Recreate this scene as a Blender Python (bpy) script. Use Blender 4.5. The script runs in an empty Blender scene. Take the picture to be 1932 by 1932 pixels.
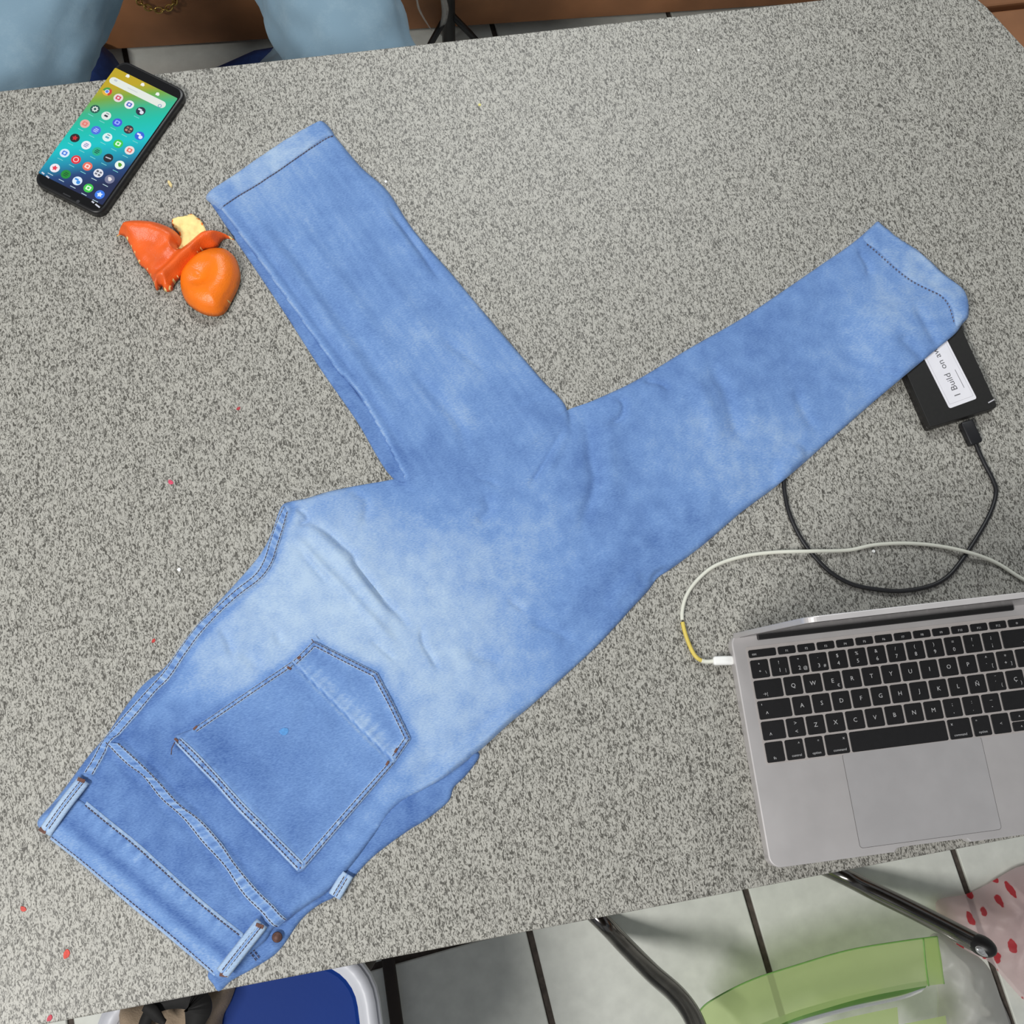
import bpy, bmesh, math, random
import numpy as np
from mathutils import Vector, Matrix, noise
from mathutils.geometry import delaunay_2d_cdt
from mathutils.bvhtree import BVHTree

random.seed(7)
scene = bpy.context.scene
COL = scene.collection
TZ = 0.75                      # table top height above the floor

# ------------------------------------------------------------------ camera
F_PX, CAM_H = 1988.16, 0.9962  # focal length in pixels of a 1932 frame, height above the table top
def rot(a, b, c):
    ca, sa, cb, sb, cc, sc = math.cos(a), math.sin(a), math.cos(b), math.sin(b), math.cos(c), math.sin(c)
    Rx = np.array([[1, 0, 0], [0, ca, -sa], [0, sa, ca]])
    Ry = np.array([[cb, 0, sb], [0, 1, 0], [-sb, 0, cb]])
    Rz = np.array([[cc, -sc, 0], [sc, cc, 0], [0, 0, 1]])
    return Rx @ Ry @ Rz
R = rot(0.2432, -0.0938, -0.1529)
cam_d = bpy.data.cameras.new('camera'); cam = bpy.data.objects.new('camera', cam_d); COL.objects.link(cam)
cam_d.sensor_width = 36.0; cam_d.lens = F_PX / 1932 * 36.0; cam_d.clip_start = 0.02
cam.matrix_world = Matrix.Translation((0, 0, CAM_H + TZ)) @ Matrix(R.tolist()).to_4x4()
scene.camera = cam

# ------------------------------------------------------------------ light and exposure
world = bpy.data.worlds.new('room_light'); scene.world = world; world.use_nodes = True
world.node_tree.nodes['Background'].inputs[0].default_value = (0.93, 0.97, 1.0, 1)
world.node_tree.nodes['Background'].inputs[1].default_value = 0.30
def area(name, loc, target, sx, sy, energy, color=(1, 1, 1)):
    d = bpy.data.lights.new(name, 'AREA'); d.shape = 'RECTANGLE'; d.size = sx; d.size_y = sy; d.energy = energy; d.color = color
    o = bpy.data.objects.new(name, d); COL.objects.link(o); o.location = loc
    o.rotation_euler = (Vector(target) - Vector(loc)).to_track_quat('-Z', 'Y').to_euler()
    return o
area('ceiling_tube_light', (-1.3, -0.75, 2.75), (0.1, 0.3, TZ), 1.2, 0.16, 68, (1.0, 0.985, 0.95))
area('ceiling_tube_light', (0.5, 2.0, 2.75), (0.2, 0.7, TZ), 1.2, 0.3, 37, (0.97, 1.0, 0.99))
scene.view_settings.view_transform = 'Standard'; scene.view_settings.look = 'None'
scene.view_settings.gamma = 1.0; scene.view_settings.use_curve_mapping = False
scene.view_settings.exposure = -0.24

# ------------------------------------------------------------------ helpers
def at(px, py, h=0.0):
    """point of the place seen at (px, py), at height h above the table top"""
    d = R @ np.array([(px - 966) / F_PX, -(py - 966) / F_PX, -1.0])
    t = (h - CAM_H) / d[2]
    return Vector((d[0] * t, d[1] * t, h + TZ))
def crop(pts, ox, oy, s): return [(ox + x / s, oy + y / s) for x, y in pts]
def xy(pts, h=0.005): return [(lambda v: (v.x, v.y))(at(x, y, h)) for x, y in pts]

def link(o, parent=None):
    COL.objects.link(o)
    if parent is not None: o.parent = parent
    return o
def empty(name, loc=(0, 0, 0), rz=0.0):
    o = bpy.data.objects.new(name, None); o.empty_display_size = 0.05
    o.location = loc; o.rotation_euler = (0, 0, rz); COL.objects.link(o); return o
def tag(o, label=None, cat=None, group=None, kind=None):
    if label: o['label'] = label
    if cat: o['category'] = cat
    if group: o['group'] = group
    if kind: o['kind'] = kind
    return o
def local(parent):
    """inverse transform for parts given in world coordinates"""
    m = Matrix.Identity(4)
    while parent is not None:
        m = Matrix.Translation(parent.location) @ parent.rotation_euler.to_matrix().to_4x4() @ m; parent = parent.parent
    return m.inverted()
def mesh_obj(name, verts, faces, m, parent=None, smooth=True, world=True):
    me = bpy.data.meshes.new(name); me.from_pydata([tuple(v) for v in verts], [], [tuple(f) for f in faces])
    if parent is not None and world: me.transform(local(parent))
    for mm in (m if isinstance(m, (list, tuple)) else [m]): me.materials.append(mm)
    if smooth: me.polygons.foreach_set('use_smooth', [True] * len(me.polygons))
    me.update(); o = bpy.data.objects.new(name, me); return link(o, parent)
def bm_obj(name, bm, m, parent=None, smooth=False):
    me = bpy.data.meshes.new(name); bm.normal_update(); bm.to_mesh(me); bm.free()
    for mm in (m if isinstance(m, (list, tuple)) else [m]): me.materials.append(mm)
    if smooth: me.polygons.foreach_set('use_smooth', [True] * len(me.polygons))
    return link(bpy.data.objects.new(name, me), parent)
def box_bm(sx, sy, sz, loc=(0, 0, 0), bev=0.0, seg=2, M=None):
    bm = bmesh.new(); bmesh.ops.create_cube(bm, size=1)
    bmesh.ops.scale(bm, vec=(sx, sy, sz), verts=bm.verts)
    if bev > 0: bmesh.ops.bevel(bm, geom=list(bm.edges), offset=bev, segments=seg, profile=0.5, affect='EDGES')
    bmesh.ops.translate(bm, vec=loc, verts=bm.verts)
    if M is not None: bm.transform(M)
    return bm
def rrect(w, h, r, n=6):
    out = []
    for cx, cy, a0 in ((w/2-r, h/2-r, 0), (-w/2+r, h/2-r, 90), (-w/2+r, -h/2+r, 180), (w/2-r, -h/2+r, 270)):
        for k in range(n + 1):
            a = math.radians(a0 + 90 * k / n); out.append((cx + r * math.cos(a), cy + r * math.sin(a)))
    return out
def prism_bm(poly, z0, z1, bev=0.0, seg=2, holes=None):
    bm = bmesh.new(); vs = [bm.verts.new((x, y, z0)) for x, y in poly]
    f = bm.faces.new(vs); bm.normal_update()
    if f.normal.z < 0: f.normal_flip()
    r = bmesh.ops.extrude_face_region(bm, geom=[f])
    top = [v for v in r['geom'] if isinstance(v, bmesh.types.BMVert)]
    bmesh.ops.translate(bm, vec=(0, 0, z1 - z0), verts=top)
    f.normal_flip(); bmesh.ops.recalc_face_normals(bm, faces=bm.faces)
    if bev > 0:
        ed = [e for e in bm.edges if e.verts[0] in top and e.verts[1] in top]
        bmesh.ops.bevel(bm, geom=ed, offset=bev, segments=seg, profile=0.5, affect='EDGES')
    return bm
def catmull(pts, n=8, closed=False):
    P = [Vector(p) for p in pts]; N = len(P); out = []
    rng = range(N) if closed else range(N - 1)
    for i in rng:
        p1, p2 = P[i], P[(i+1) % N]
        p0 = P[i-1] if (closed or i > 0) else p1 * 2 - p2
        p3 = P[(i+2) % N] if (closed or i + 2 < N) else p2 * 2 - p1
        for k in range(n):
            t = k / n
            out.append(0.5 * ((2*p1) + (p2-p0)*t + (2*p0-5*p1+4*p2-p3)*t*t + (3*p1-p0-3*p2+p3)*t*t*t))
    if not closed: out.append(P[-1].copy())
    return out
def resample(pts, step, closed=False):
    P = np.array([list(p) for p in pts], float)
    if closed: P = np.vstack([P, P[:1]])
    d = np.r_[0, np.cumsum(np.linalg.norm(np.diff(P, axis=0), axis=1))]
    n = max(2, int(round(d[-1] / step)))
    s = np.linspace(0, d[-1], n + 1)
    Q = np.stack([np.interp(s, d, P[:, k]) for k in range(P.shape[1])], 1)
    return Q[:-1] if closed else Q
def tube(name, pts, r, m, parent=None, sides=10, cap=True, radii=None):
    P = [Vector(p) for p in pts]; verts = []; faces = []
    up = Vector((0, 0, 1)); prev = None
    for i, p in enumerate(P):
        t = (P[min(i+1, len(P)-1)] - P[max(i-1, 0)]).normalized()
        if prev is None:
            a = t.cross(up) if abs(t.dot(up)) < 0.95 else t.cross(Vector((1, 0, 0)))
        else: a = prev - t * prev.dot(t)
        a.normalize(); prev = a; b = t.cross(a); rr = radii[i] if radii else r
        for k in range(sides):
            an = 2*math.pi*k/sides; verts.append(p + a*math.cos(an)*rr + b*math.sin(an)*rr)
    for i in range(len(P)-1):
        for k in range(sides):
            k2 = (k+1) % sides; faces.append((i*sides+k, i*sides+k2, (i+1)*sides+k2, (i+1)*sides+k))
    if cap:
        faces.append(tuple(range(sides))[::-1]); faces.append(tuple((len(P)-1)*sides + k for k in range(sides)))
    return mesh_obj(name, verts, faces, m, parent)

# ---- node materials
def mat(name, color, rough=0.5, metal=0.0, noise_amt=0.0, noise_scale=50.0, bump=0.0, bump_scale=None, **kw):
    m = bpy.data.materials.new(name); m.use_nodes = True; nt = m.node_tree; b = nt.nodes['Principled BSDF']
    b.inputs['Base Color'].default_value = (*color, 1); b.inputs['Roughness'].default_value = rough; b.inputs['Metallic'].default_value = metal
    for k, v in kw.items(): b.inputs[k.replace('_', ' ')].default_value = v
    tc = nt.nodes.new('ShaderNodeTexCoord')
    if noise_amt > 0:
        n = nt.nodes.new('ShaderNodeTexNoise'); n.inputs['Scale'].default_value = noise_scale; n.inputs['Detail'].default_value = 4
        nt.links.new(tc.outputs['Object'], n.inputs['Vector'])
        r = nt.nodes.new('ShaderNodeValToRGB')
        lo = tuple(max(0, c*(1-noise_amt)) for c in color); hi = tuple(min(1, c*(1+noise_amt)) for c in color)
        r.color_ramp.elements[0].position = 0.3; r.color_ramp.elements[1].position = 0.7
        r.color_ramp.elements[0].color = (*lo, 1); r.color_ramp.elements[1].color = (*hi, 1)
        nt.links.new(n.outputs['Fac'], r.inputs['Fac']); nt.links.new(r.outputs['Color'], b.inputs['Base Color'])
    if bump > 0:
        n2 = nt.nodes.new('ShaderNodeTexNoise'); n2.inputs['Scale'].default_value = bump_scale or noise_scale; n2.inputs['Detail'].default_value = 3
        nt.links.new(tc.outputs['Object'], n2.inputs['Vector'])
        bp = nt.nodes.new('ShaderNodeBump'); bp.inputs['Strength'].default_value = bump; bp.inputs['Distance'].default_value = 0.001
        nt.links.new(n2.outputs['Fac'], bp.inputs['Height']); nt.links.new(bp.outputs['Normal'], b.inputs['Normal'])
    return m
def srgb(r, g, b):
    f = lambda c: (c/255/12.92) if c <= 10 else ((c/255+0.055)/1.055)**2.4
    return (f(r), f(g), f(b))
def emit(name, color, strength=1.0):
    m = bpy.data.materials.new(name); m.use_nodes = True; nt = m.node_tree; b = nt.nodes['Principled BSDF']
    b.inputs['Base Color'].default_value = (0.01, 0.01, 0.01, 1); b.inputs['Roughness'].default_value = 0.25
    b.inputs['Emission Color'].default_value = (*color, 1); b.inputs['Emission Strength'].default_value = strength
    return m

def laminate():
    m = bpy.data.materials.new('speckled_laminate'); m.use_nodes = True; nt = m.node_tree; L = nt.links
    b = nt.nodes['Principled BSDF']; b.inputs['Roughness'].default_value = 0.42; b.inputs['Specular IOR Level'].default_value = 0.35
    tc = nt.nodes.new('ShaderNodeTexCoord')
    def nz(scale, rotz, sx, sy, det, dist, lo, hi):
        mp = nt.nodes.new('ShaderNodeMapping'); mp.inputs['Rotation'].default_value = (0, 0, rotz); mp.inputs['Scale'].default_value = (sx, sy, 1)
        L.new(tc.outputs['Object'], mp.inputs['Vector'])
        n = nt.nodes.new('ShaderNodeTexNoise'); n.inputs['Scale'].default_value = scale; n.inputs['Detail'].default_value = det
        n.inputs['Distortion'].default_value = dist; L.new(mp.outputs['Vector'], n.inputs['Vector'])
        r = nt.nodes.new('ShaderNodeMapRange'); r.inputs['From Min'].default_value = lo; r.inputs['From Max'].default_value = hi
        L.new(n.outputs['Fac'], r.inputs['Value']); return r.outputs['Result']
    a = nz(265, 0.95, 2.0, 0.95, 1.5, 1.3, 0.35, 0.53)      # dark wriggling flecks
    c = nz(320, -0.5, 1.9, 0.95, 1.0, 0.9, 0.28, 0.45)        # finer flecks the other way
    d = nz(90, 0.0, 1.0, 1.0, 2.0, 0.3, 0.2, 0.8)           # slow tone drift
    mx = nt.nodes.new('ShaderNodeMath'); mx.operation = 'MULTIPLY'; L.new(a, mx.inputs[0]); L.new(c, mx.inputs[1])
    r = nt.nodes.new('ShaderNodeValToRGB'); e = r.color_ramp.elements
    e[0].position = 0.0; e[0].color = (*srgb(80, 78, 73), 1); e[1].position = 1.0; e[1].color = (*srgb(176, 174, 167), 1)
    k = r.color_ramp.elements.new(0.45); k.color = (*srgb(127, 125, 119), 1)
    L.new(mx.outputs[0], r.inputs['Fac'])
    mm = nt.nodes.new('ShaderNodeMix'); mm.data_type = 'RGBA'; mm.blend_type = 'MULTIPLY'; mm.inputs['Factor'].default_value = 0.35
    rr = nt.nodes.new('ShaderNodeValToRGB'); rr.color_ramp.elements[0].color = (0.72, 0.72, 0.73, 1); rr.color_ramp.elements[1].color = (1, 1, 0.98, 1)
    L.new(d, rr.inputs['Fac']); L.new(r.outputs['Color'], mm.inputs['A']); L.new(rr.outputs['Color'], mm.inputs['B'])
    L.new(mm.outputs['Result'], b.inputs['Base Color'])
    return m

def denim(name, deep, mid, pale, weave=0.27):
    m = bpy.data.materials.new(name); m.use_nodes = True; nt = m.node_tree; L = nt.links
    b = nt.nodes['Principled BSDF']; b.inputs['Roughness'].default_value = 0.9; b.inputs['Specular IOR Level'].default_value = 0.12
    b.inputs['Sheen Weight'].default_value = 0.08
    tc = nt.nodes.new('ShaderNodeTexCoord'); at_ = nt.nodes.new('ShaderNodeAttribute'); at_.attribute_name = 'wash'
    n1 = nt.nodes.new('ShaderNodeTexNoise'); n1.inputs['Scale'].default_value = 28; n1.inputs['Detail'].default_value = 5; n1.inputs['Roughness'].default_value = 0.62
    mp = nt.nodes.new('ShaderNodeMapping'); mp.inputs['Rotation'].default_value = (0, 0, -0.7); mp.inputs['Scale'].default_value = (1, 3.2, 1)
    n2 = nt.nodes.new('ShaderNodeTexNoise'); n2.inputs['Scale'].default_value = 380; n2.inputs['Detail'].default_value = 2
    L.new(tc.outputs['Object'], n1.inputs['Vector']); L.new(tc.outputs['Object'], mp.inputs['Vector']); L.new(mp.outputs['Vector'], n2.inputs['Vector'])
    def ma(op, x, y):
        k = nt.nodes.new('ShaderNodeMath'); k.operation = op
        for i, v in enumerate((x, y)):
            if isinstance(v, (int, float)): k.inputs[i].default_value = v
            else: L.new(v, k.inputs[i])
        return k.outputs[0]
    s = ma('ADD', at_.outputs['Fac'], ma('MULTIPLY', ma('SUBTRACT', n1.outputs['Fac'], 0.5), 0.42))
    s = ma('ADD', s, ma('MULTIPLY', ma('SUBTRACT', n2.outputs['Fac'], 0.5), weave * 2.2))
    r = nt.nodes.new('ShaderNodeValToRGB'); e = r.color_ramp.elements
    e[0].position = 0.0; e[0].color = (*deep, 1); e[1].position = 1.0; e[1].color = (*pale, 1); k = e.new(0.5); k.color = (*mid, 1)
    L.new(s, r.inputs['Fac']); L.new(r.outputs['Color'], b.inputs['Base Color'])
    bp = nt.nodes.new('ShaderNodeBump'); bp.inputs['Strength'].default_value = 0.25; bp.inputs['Distance'].default_value = 0.0006
    L.new(n2.outputs['Fac'], bp.inputs['Height']); L.new(bp.outputs['Normal'], b.inputs['Normal'])
    return m

M = {}
M['laminate'] = laminate()
M['edge'] = mat('edge_band', srgb(70, 55, 45), 0.5, noise_amt=0.2, noise_scale=80)
M['denim'] = denim('washed_denim', srgb(64, 95, 154), srgb(112, 146, 198), srgb(170, 192, 217))
M['tile'] = mat('floor_tile', srgb(226, 228, 220), 0.5, noise_amt=0.07, noise_scale=40, bump=0.12, bump_scale=60)
M['grout'] = mat('grout', srgb(80, 72, 66), 0.9, noise_amt=0.3, noise_scale=120)
M['black_metal'] = mat('black_metal', srgb(22, 21, 22), 0.4, noise_amt=0.2, noise_scale=60)
M['chrome'] = mat('chrome', (0.55, 0.55, 0.55), 0.16, 1.0, noise_amt=0.1, noise_scale=40)

# --- the labels and key legends, made into meshes in one go
TEXT = {}
def prepare_text(strings):
    tmp = []
    for s in strings:
        if s in TEXT: continue
        c = bpy.data.curves.new('text', 'FONT'); c.body = s; c.align_x = 'CENTER'; c.align_y = 'CENTER'; c.size = 1.0; c.resolution_u = 2
        o = bpy.data.objects.new('text', c); COL.objects.link(o); tmp.append((s, o)); TEXT[s] = None
    dg = bpy.context.evaluated_depsgraph_get(); dg.update()
    for s, o in tmp:
        me = bpy.data.meshes.new_from_object(o.evaluated_get(dg)); me.name = 'legend'; TEXT[s] = me
    for s, o in tmp:
        c = o.data; bpy.data.objects.remove(o); bpy.data.curves.remove(c)
def text_obj(name, s, size, m, parent, loc, rz=0.0, sx=1.0, lift=0.0):
    me = TEXT[s].copy(); me.transform(Matrix.Diagonal((size*sx, size, 1, 1)))
    me.transform(Matrix.Translation(loc) @ Matrix.Rotation(rz, 4, 'Z')); me.materials.clear(); me.materials.append(m)
    o = bpy.data.objects.new(name, me); return link(o, parent)

FN = ['F%d' % i for i in range(1, 13)]
ROW1 = [('º', 'ª', '\\'), ('1', '!', '|'), ('2', '"', '@'), ('3', '·', '#'), ('4', '$', ''), ('5', '%', ''), ('6', '&', ''), ('7', '/', ''), ('8', '(', ''), ('9', ')', ''), ('0', '=', ''), ("'", '?', ''), ('¡', '¿', '')]
ROW2 = list('QWERTYUIOP'); ROW3 = list('ASDFGHJKL') + ['Ñ']; ROW4 = list('ZXCVBNM')
allt = set(FN) | set(ROW2) | set(ROW3) | set(ROW4) | {c for t in ROW1 for c in t if c}
allt |= {'esc', 'fn', 'control', 'option', 'command', '>', '<', ';', ',', ':', '.', '_', '-', '`', '^', '+', '*', '´', '¨', 'Ç', '[', ']', '{', '}', '→|', '⌘', '⌥', '⇧', 'I', 'Build', 'on', 'aws', '€', 'ctl', 'o', '8', 'G', 'x', '=', 'P'}
prepare_text(sorted(allt))

# ================================================================== FLOOR
TT, TS, TO = 0.0804, 0.3481, -0.6341          # joint direction, tile pitch, offset
floor = bm_obj('floor', box_bm(6.0, 6.0, 0.04, (0.3, 0.6, -0.026)), M['grout']); tag(floor, 'pale grey ceramic tile floor with dark joints', kind='structure')
J = 0.0105
tile_me = bpy.data.meshes.new('tile'); b_ = prism_bm(rrect(TS - J, TS - J, 0.003, 2), -0.006, 0.0, 0.0015, 1); b_.to_mesh(tile_me); b_.free(); tile_me.materials.append(M['tile'])
ct, st = math.cos(TT), math.sin(TT)
Y0 = -0.577                                    # cross joint hidden below the table front edge
for i in range(-3, 9):
    for j in range(-3, 8):
        a = TO + (i + 0.5) * TS; b = Y0 + (j + 0.5) * TS
        o = bpy.data.objects.new('tile', tile_me); o.location = (a*ct - b*st, a*st + b*ct, 0.0); o.rotation_euler = (0, 0, TT); link(o, floor)

# ================================================================== TABLE
yB, yT = -0.1339, 0.7871
table = empty('table', (0.1, 0.33, 0)); tag(table, 'grey speckled laminate table holding the jeans, phone and laptop', 'table')
poly = [(-0.95, yB), (1.17, yB), (0.74, 0.752), (0.728, 0.770), (0.705, 0.783), (0.68, yT), (-0.55, yT)]
poly = [(x - 0.1, y - 0.33) for x, y in poly]
bm_obj('table_top', prism_bm(poly, TZ - 0.026, TZ, 0.0015, 2), M['laminate'], table)
bm_obj('edge_band', prism_bm([(x*1.0004, y*1.0006) for x, y in poly], TZ - 0.027, TZ - 0.003), M['edge'], table)
for lx, ly in ((-0.75, 0.0), (-0.5, 0.7), (0.7, 0.7), (1.05, 0.0)):
    bm_obj('leg', box_bm(0.03, 0.03, TZ - 0.027, (lx - 0.1, ly - 0.33, (TZ - 0.027)/2), 0.003), M['black_metal'], table)
bm_obj('apron', box_bm(1.3, 0.02, 0.06, (0.0, 0.36, TZ - 0.057), 0.002), M['black_metal'], table)

# ================================================================== cloth builder
def seg_dist(P, line):
    """distance of points to a polyline, and arc length of the nearest point, and side"""
    Lp = np.array(line, float); best = np.full(len(P), 1e9); arc = np.zeros(len(P)); side = np.zeros(len(P)); s0 = 0.0
    for a, b in zip(Lp[:-1], Lp[1:]):
        d = b - a; l = np.linalg.norm(d)
        if l < 1e-9: continue
        t = np.clip(((P - a) @ d) / l**2, 0, 1); q = a + t[:, None]*d; e = P - q; r = np.hypot(e[:, 0], e[:, 1])
        k = r < best; best[k] = r[k]; arc[k] = s0 + t[k]*l; side[k] = np.sign(d[0]*e[k, 1] - d[1]*e[k, 0]); s0 += l
    return best, arc, side
def inside(P, poly):
    x, y = P[:, 0], P[:, 1]; c = np.zeros(len(P), bool); n = len(poly)
    for i in range(n):
        x1, y1 = poly[i]; x2, y2 = poly[(i+1) % n]
        if y1 == y2: continue
        k = ((y1 > y) != (y2 > y)) & (x < (x2-x1)*(y-y1)/(y2-y1) + x1); c ^= k
    return c
def sstep(x): x = np.clip(x, 0, 1); return x*x*(3-2*x)
def vnoise(x, y, seed=0.0):
    """smooth gradient noise, about -0.7 .. 0.7"""
    xi, yi = np.floor(x), np.floor(y); fx, fy = x - xi, y - yi; u, v = fx**3*(fx*(fx*6-15)+10), fy**3*(fy*(fy*6-15)+10)
    def g(i, j, dx, dy):
        h = np.sin((xi+i)*127.1 + (yi+j)*311.7 + seed*74.7)*43758.5453; a = (h - np.floor(h))*2*np.pi
        return np.cos(a)*dx + np.sin(a)*dy
    return (g(0, 0, fx, fy)*(1-u) + g(1, 0, fx-1, fy)*u)*(1-v) + (g(0, 1, fx, fy-1)*(1-u) + g(1, 1, fx-1, fy-1)*u)*v
def fbm(P, s, seed=0.0, oct=3):
    z = 0; a = 1.0
    for k in range(oct): z = z + a*vnoise(P[:, 0]*s*2**k + seed*3.7, P[:, 1]*s*2**k - seed*1.3, seed + k); a *= 0.5
    return z*1.3
def triangulate(loop, grid):
    """constrained triangulation of a closed loop filled with a fine jittered grid"""
    lo, hi = loop.min(0), loop.max(0)
    xs = np.arange(lo[0], hi[0], grid); ys = np.arange(lo[1], hi[1], grid*0.866)
    G = np.array([(x + (grid/2 if j % 2 else 0), y) for j, y in enumerate(ys) for x in xs])
    G = G[inside(G, loop)]; d, _, _ = seg_dist(G, np.vstack([loop, loop[:1]])); G = G[d > grid*0.55]
    V = [Vector(p) for p in loop] + [Vector(p) for p in G]; n = len(loop)
    vo, _, fo, _, _, _ = delaunay_2d_cdt(V, [], [list(range(n))], 1, 1e-7)
    P = np.array([(v.x, v.y) for v in vo])
    return P, [tuple(f) for f in fo], n
def cloth(name, outline, m, parent, thick, edge_r, hfun=None, wash=None, support=None, grid=0.0025, spline=True, power=0.5, step=None, soft=None, sink=None):
    """a soft sheet lying on its support: outline in plan, rounded rim, relief from hfun; closed down to the support"""
    pts = [Vector((x, y)) for x, y in outline]
    loop = resample(catmull(pts, 6, True) if spline else pts, step or grid*1.1, True)
    A = 0.5*np.sum(loop[:, 0]*np.roll(loop[:, 1], -1) - np.roll(loop[:, 0], -1)*loop[:, 1])
    if A < 0: loop = loop[::-1]
    P, faces, n = triangulate(loop, grid)
    d, _, _ = seg_dist(P, np.vstack([loop, loop[:1]]))
    S = support(P) if support is not None else np.zeros(len(P))
    q = np.clip(d/edge_r, 0, 1); prof = (1 - (1 - q)**2)**power
    h = thick*(0.18 + 0.82*prof)
    if hfun is not None: h = h + hfun(P)*np.clip(d/(edge_r*0.6), 0, 1)
    if soft is not None: h = np.where(np.isfinite(soft(P)), h*(0.06 + 0.94*sstep(soft(P)/0.055)), h)
    h = np.maximum(h, 0.0003)
    if sink is not None: h = h - 0.0011*(1 - sstep(sink(P)/0.012))
    Z = TZ + S + h
    verts = [(P[i, 0], P[i, 1], Z[i]) for i in range(len(P))]
    # rim down to the support
    bidx = list(range(n)); base = len(verts)
    for i in bidx: verts.append((P[i, 0], P[i, 1], TZ + min(S[i] + 0.0002, S[i] + h[i] - 0.0001)))
    fs = list(faces)
    for k in range(n):
        a, b = bidx[k], bidx[(k+1) % n]; fs.append((a, base + k, base + (k+1) % n, b))
    o = mesh_obj(name, verts, fs, m, parent)
    w = wash(P) if wash is not None else np.full(len(P), 0.5)
    w = np.r_[w, w[:n]]
    at_ = o.data.attributes.new('wash', 'FLOAT', 'POINT'); at_.data.foreach_set('value', w.astype(np.float32))
    BVH[o.name] = BVHTree.FromPolygons(verts[:base], faces)
    return o
BVH = {}
def zray(tree, P, miss=0.0015):
    """height of a built sheet above the table top at plan points"""
    out = []
    for p in np.asarray(P, float).reshape(-1, 2):
        hit = tree.ray_cast(Vector((p[0], p[1], TZ + 0.3)), Vector((0, 0, -1)))[0]
        out.append(hit.z - TZ if hit is not None else miss)
    return np.array(out)
def stitches(name, lines, zfun, m, parent, dash=0.0030, gap=0.0006, w=0.0009, lift=0.0003):
    V, Fc = [], []
    for ln in lines:
        Q = resample(catmull([Vector(p) for p in ln], 6), 0.0004)
        s = 0; per = int((dash+gap)/0.0004); dn = int(dash/0.0004)
        while s + dn < len(Q):
            a, mid, b = Q[s], Q[s + dn//2], Q[s+dn]; t = (b - a)/max(1e-9, np.linalg.norm(b - a)); nrm = np.array([-t[1], t[0]])*w/2
            z = zfun(np.array([a, mid, b])) + TZ + lift; k = len(V)
            for pnt, zz, hh in ((a, z[0], 0.0), (mid, z[1], 0.00045), (b, z[2], 0.0)):
                V += [(pnt[0]-nrm[0], pnt[1]-nrm[1], zz-0.0003), (pnt[0], pnt[1], zz+0.0003+hh), (pnt[0]+nrm[0], pnt[1]+nrm[1], zz-0.0003)]
            for r in (0, 3):
                Fc += [(k+r, k+r+3, k+r+4, k+r+1), (k+r+1, k+r+4, k+r+5, k+r+2)]
            s += per
    o = mesh_obj(name, V, Fc, m, parent, smooth=False); o['kind'] = 'stuff'
    return o

# ================================================================== JEANS
jeans = empty('jeans', tuple(at(800, 1000))); tag(jeans, 'folded light blue denim jeans lying across the table', 'jeans')
M['thread'] = mat('brown_thread', srgb(92, 76, 84), 0.8, noise_amt=0.3, noise_scale=400)
M['tack'] = mat('bar_tack', srgb(104, 70, 60), 0.8, noise_amt=0.3, noise_scale=600)
M['copper'] = mat('copper_rivet', srgb(92, 64, 58), 0.6, 0.3, noise_amt=0.3, noise_scale=300)
c7 = lambda pts: crop(pts, 40, 1150, 2.415)
c5 = lambda pts: crop(pts, 220, 900, 2.76)
main_px = [(66, 1553), (95, 1516), (125, 1478), (165, 1424), (198, 1386), (232, 1335), (268, 1290), (310, 1256), (343, 1212), (379, 1168), (408, 1136), (452, 1088), (488, 1045), (510, 1005), (528, 955), (545, 944), (575, 938), (622, 924), (680, 912), (745, 900),
  (800, 880), (880, 868), (950, 852), (1000, 828), (1040, 795), (1072, 770), (1120, 752), (1200, 715), (1300, 655), (1400, 598), (1480, 545), (1560, 490), (1590, 470), (1622, 446), (1650, 421), (1659, 413), (1668, 420), (1700, 446), (1740, 472), (1790, 520), (1814, 543), (1823, 562), (1822, 600), (1808, 618), (1795, 636),
  (1760, 665), (1700, 715), (1640, 765), (1560, 835), (1480, 905), (1400, 965), (1330, 1025), (1270, 1070), (1243, 1088), (1225, 1112), (1190, 1150), (1130, 1215), (1060, 1280), (1000, 1333), (960, 1366), (905, 1416), (840, 1465), (790, 1494), (744, 1523), (700, 1582), (661, 1634), (620, 1680), (591, 1701), (560, 1722), (541, 1738), (515, 1752), (500, 1775), (470, 1800), (440, 1830), (418, 1846), (392, 1833), (305, 1750), (205, 1672), (94, 1580)]
leg_px = [(388, 363), (440, 325), (520, 270), (585, 232), (608, 224), (628, 248), (680, 310), (730, 355), (780, 430), (850, 510), (900, 570), (960, 640), (1020, 710), (1072, 772), (1060, 850), (960, 900), (840, 930), (775, 922), (759, 897), (720, 821), (672, 737), (634, 698), (608, 661), (567, 604), (515, 531), (484, 487), (448, 438), (414, 393)]
under_px = [(390, 368), (430, 390), (500, 480), (600, 640), (720, 800), (800, 900), (741, 901), (672, 792), (606, 697), (541, 596), (489, 518), (440, 446), (412, 404)]
front_px = [(905, 1425), (880, 1462), (856, 1486), (846, 1512), (805, 1546), (769, 1568), (702, 1618), (653, 1672), (632, 1692), (599, 1709), (566, 1738), (524, 1796), (475, 1829), (437, 1850), (413, 1871), (402, 1858), (392, 1836), (430, 1790), (500, 1720), (600, 1650), (700, 1560), (800, 1470), (880, 1420)]
main_w, leg_w, under_w, front_w = xy(main_px, .006), xy(leg_px, .006), xy(under_px, .003), xy(front_px, .002)

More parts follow.
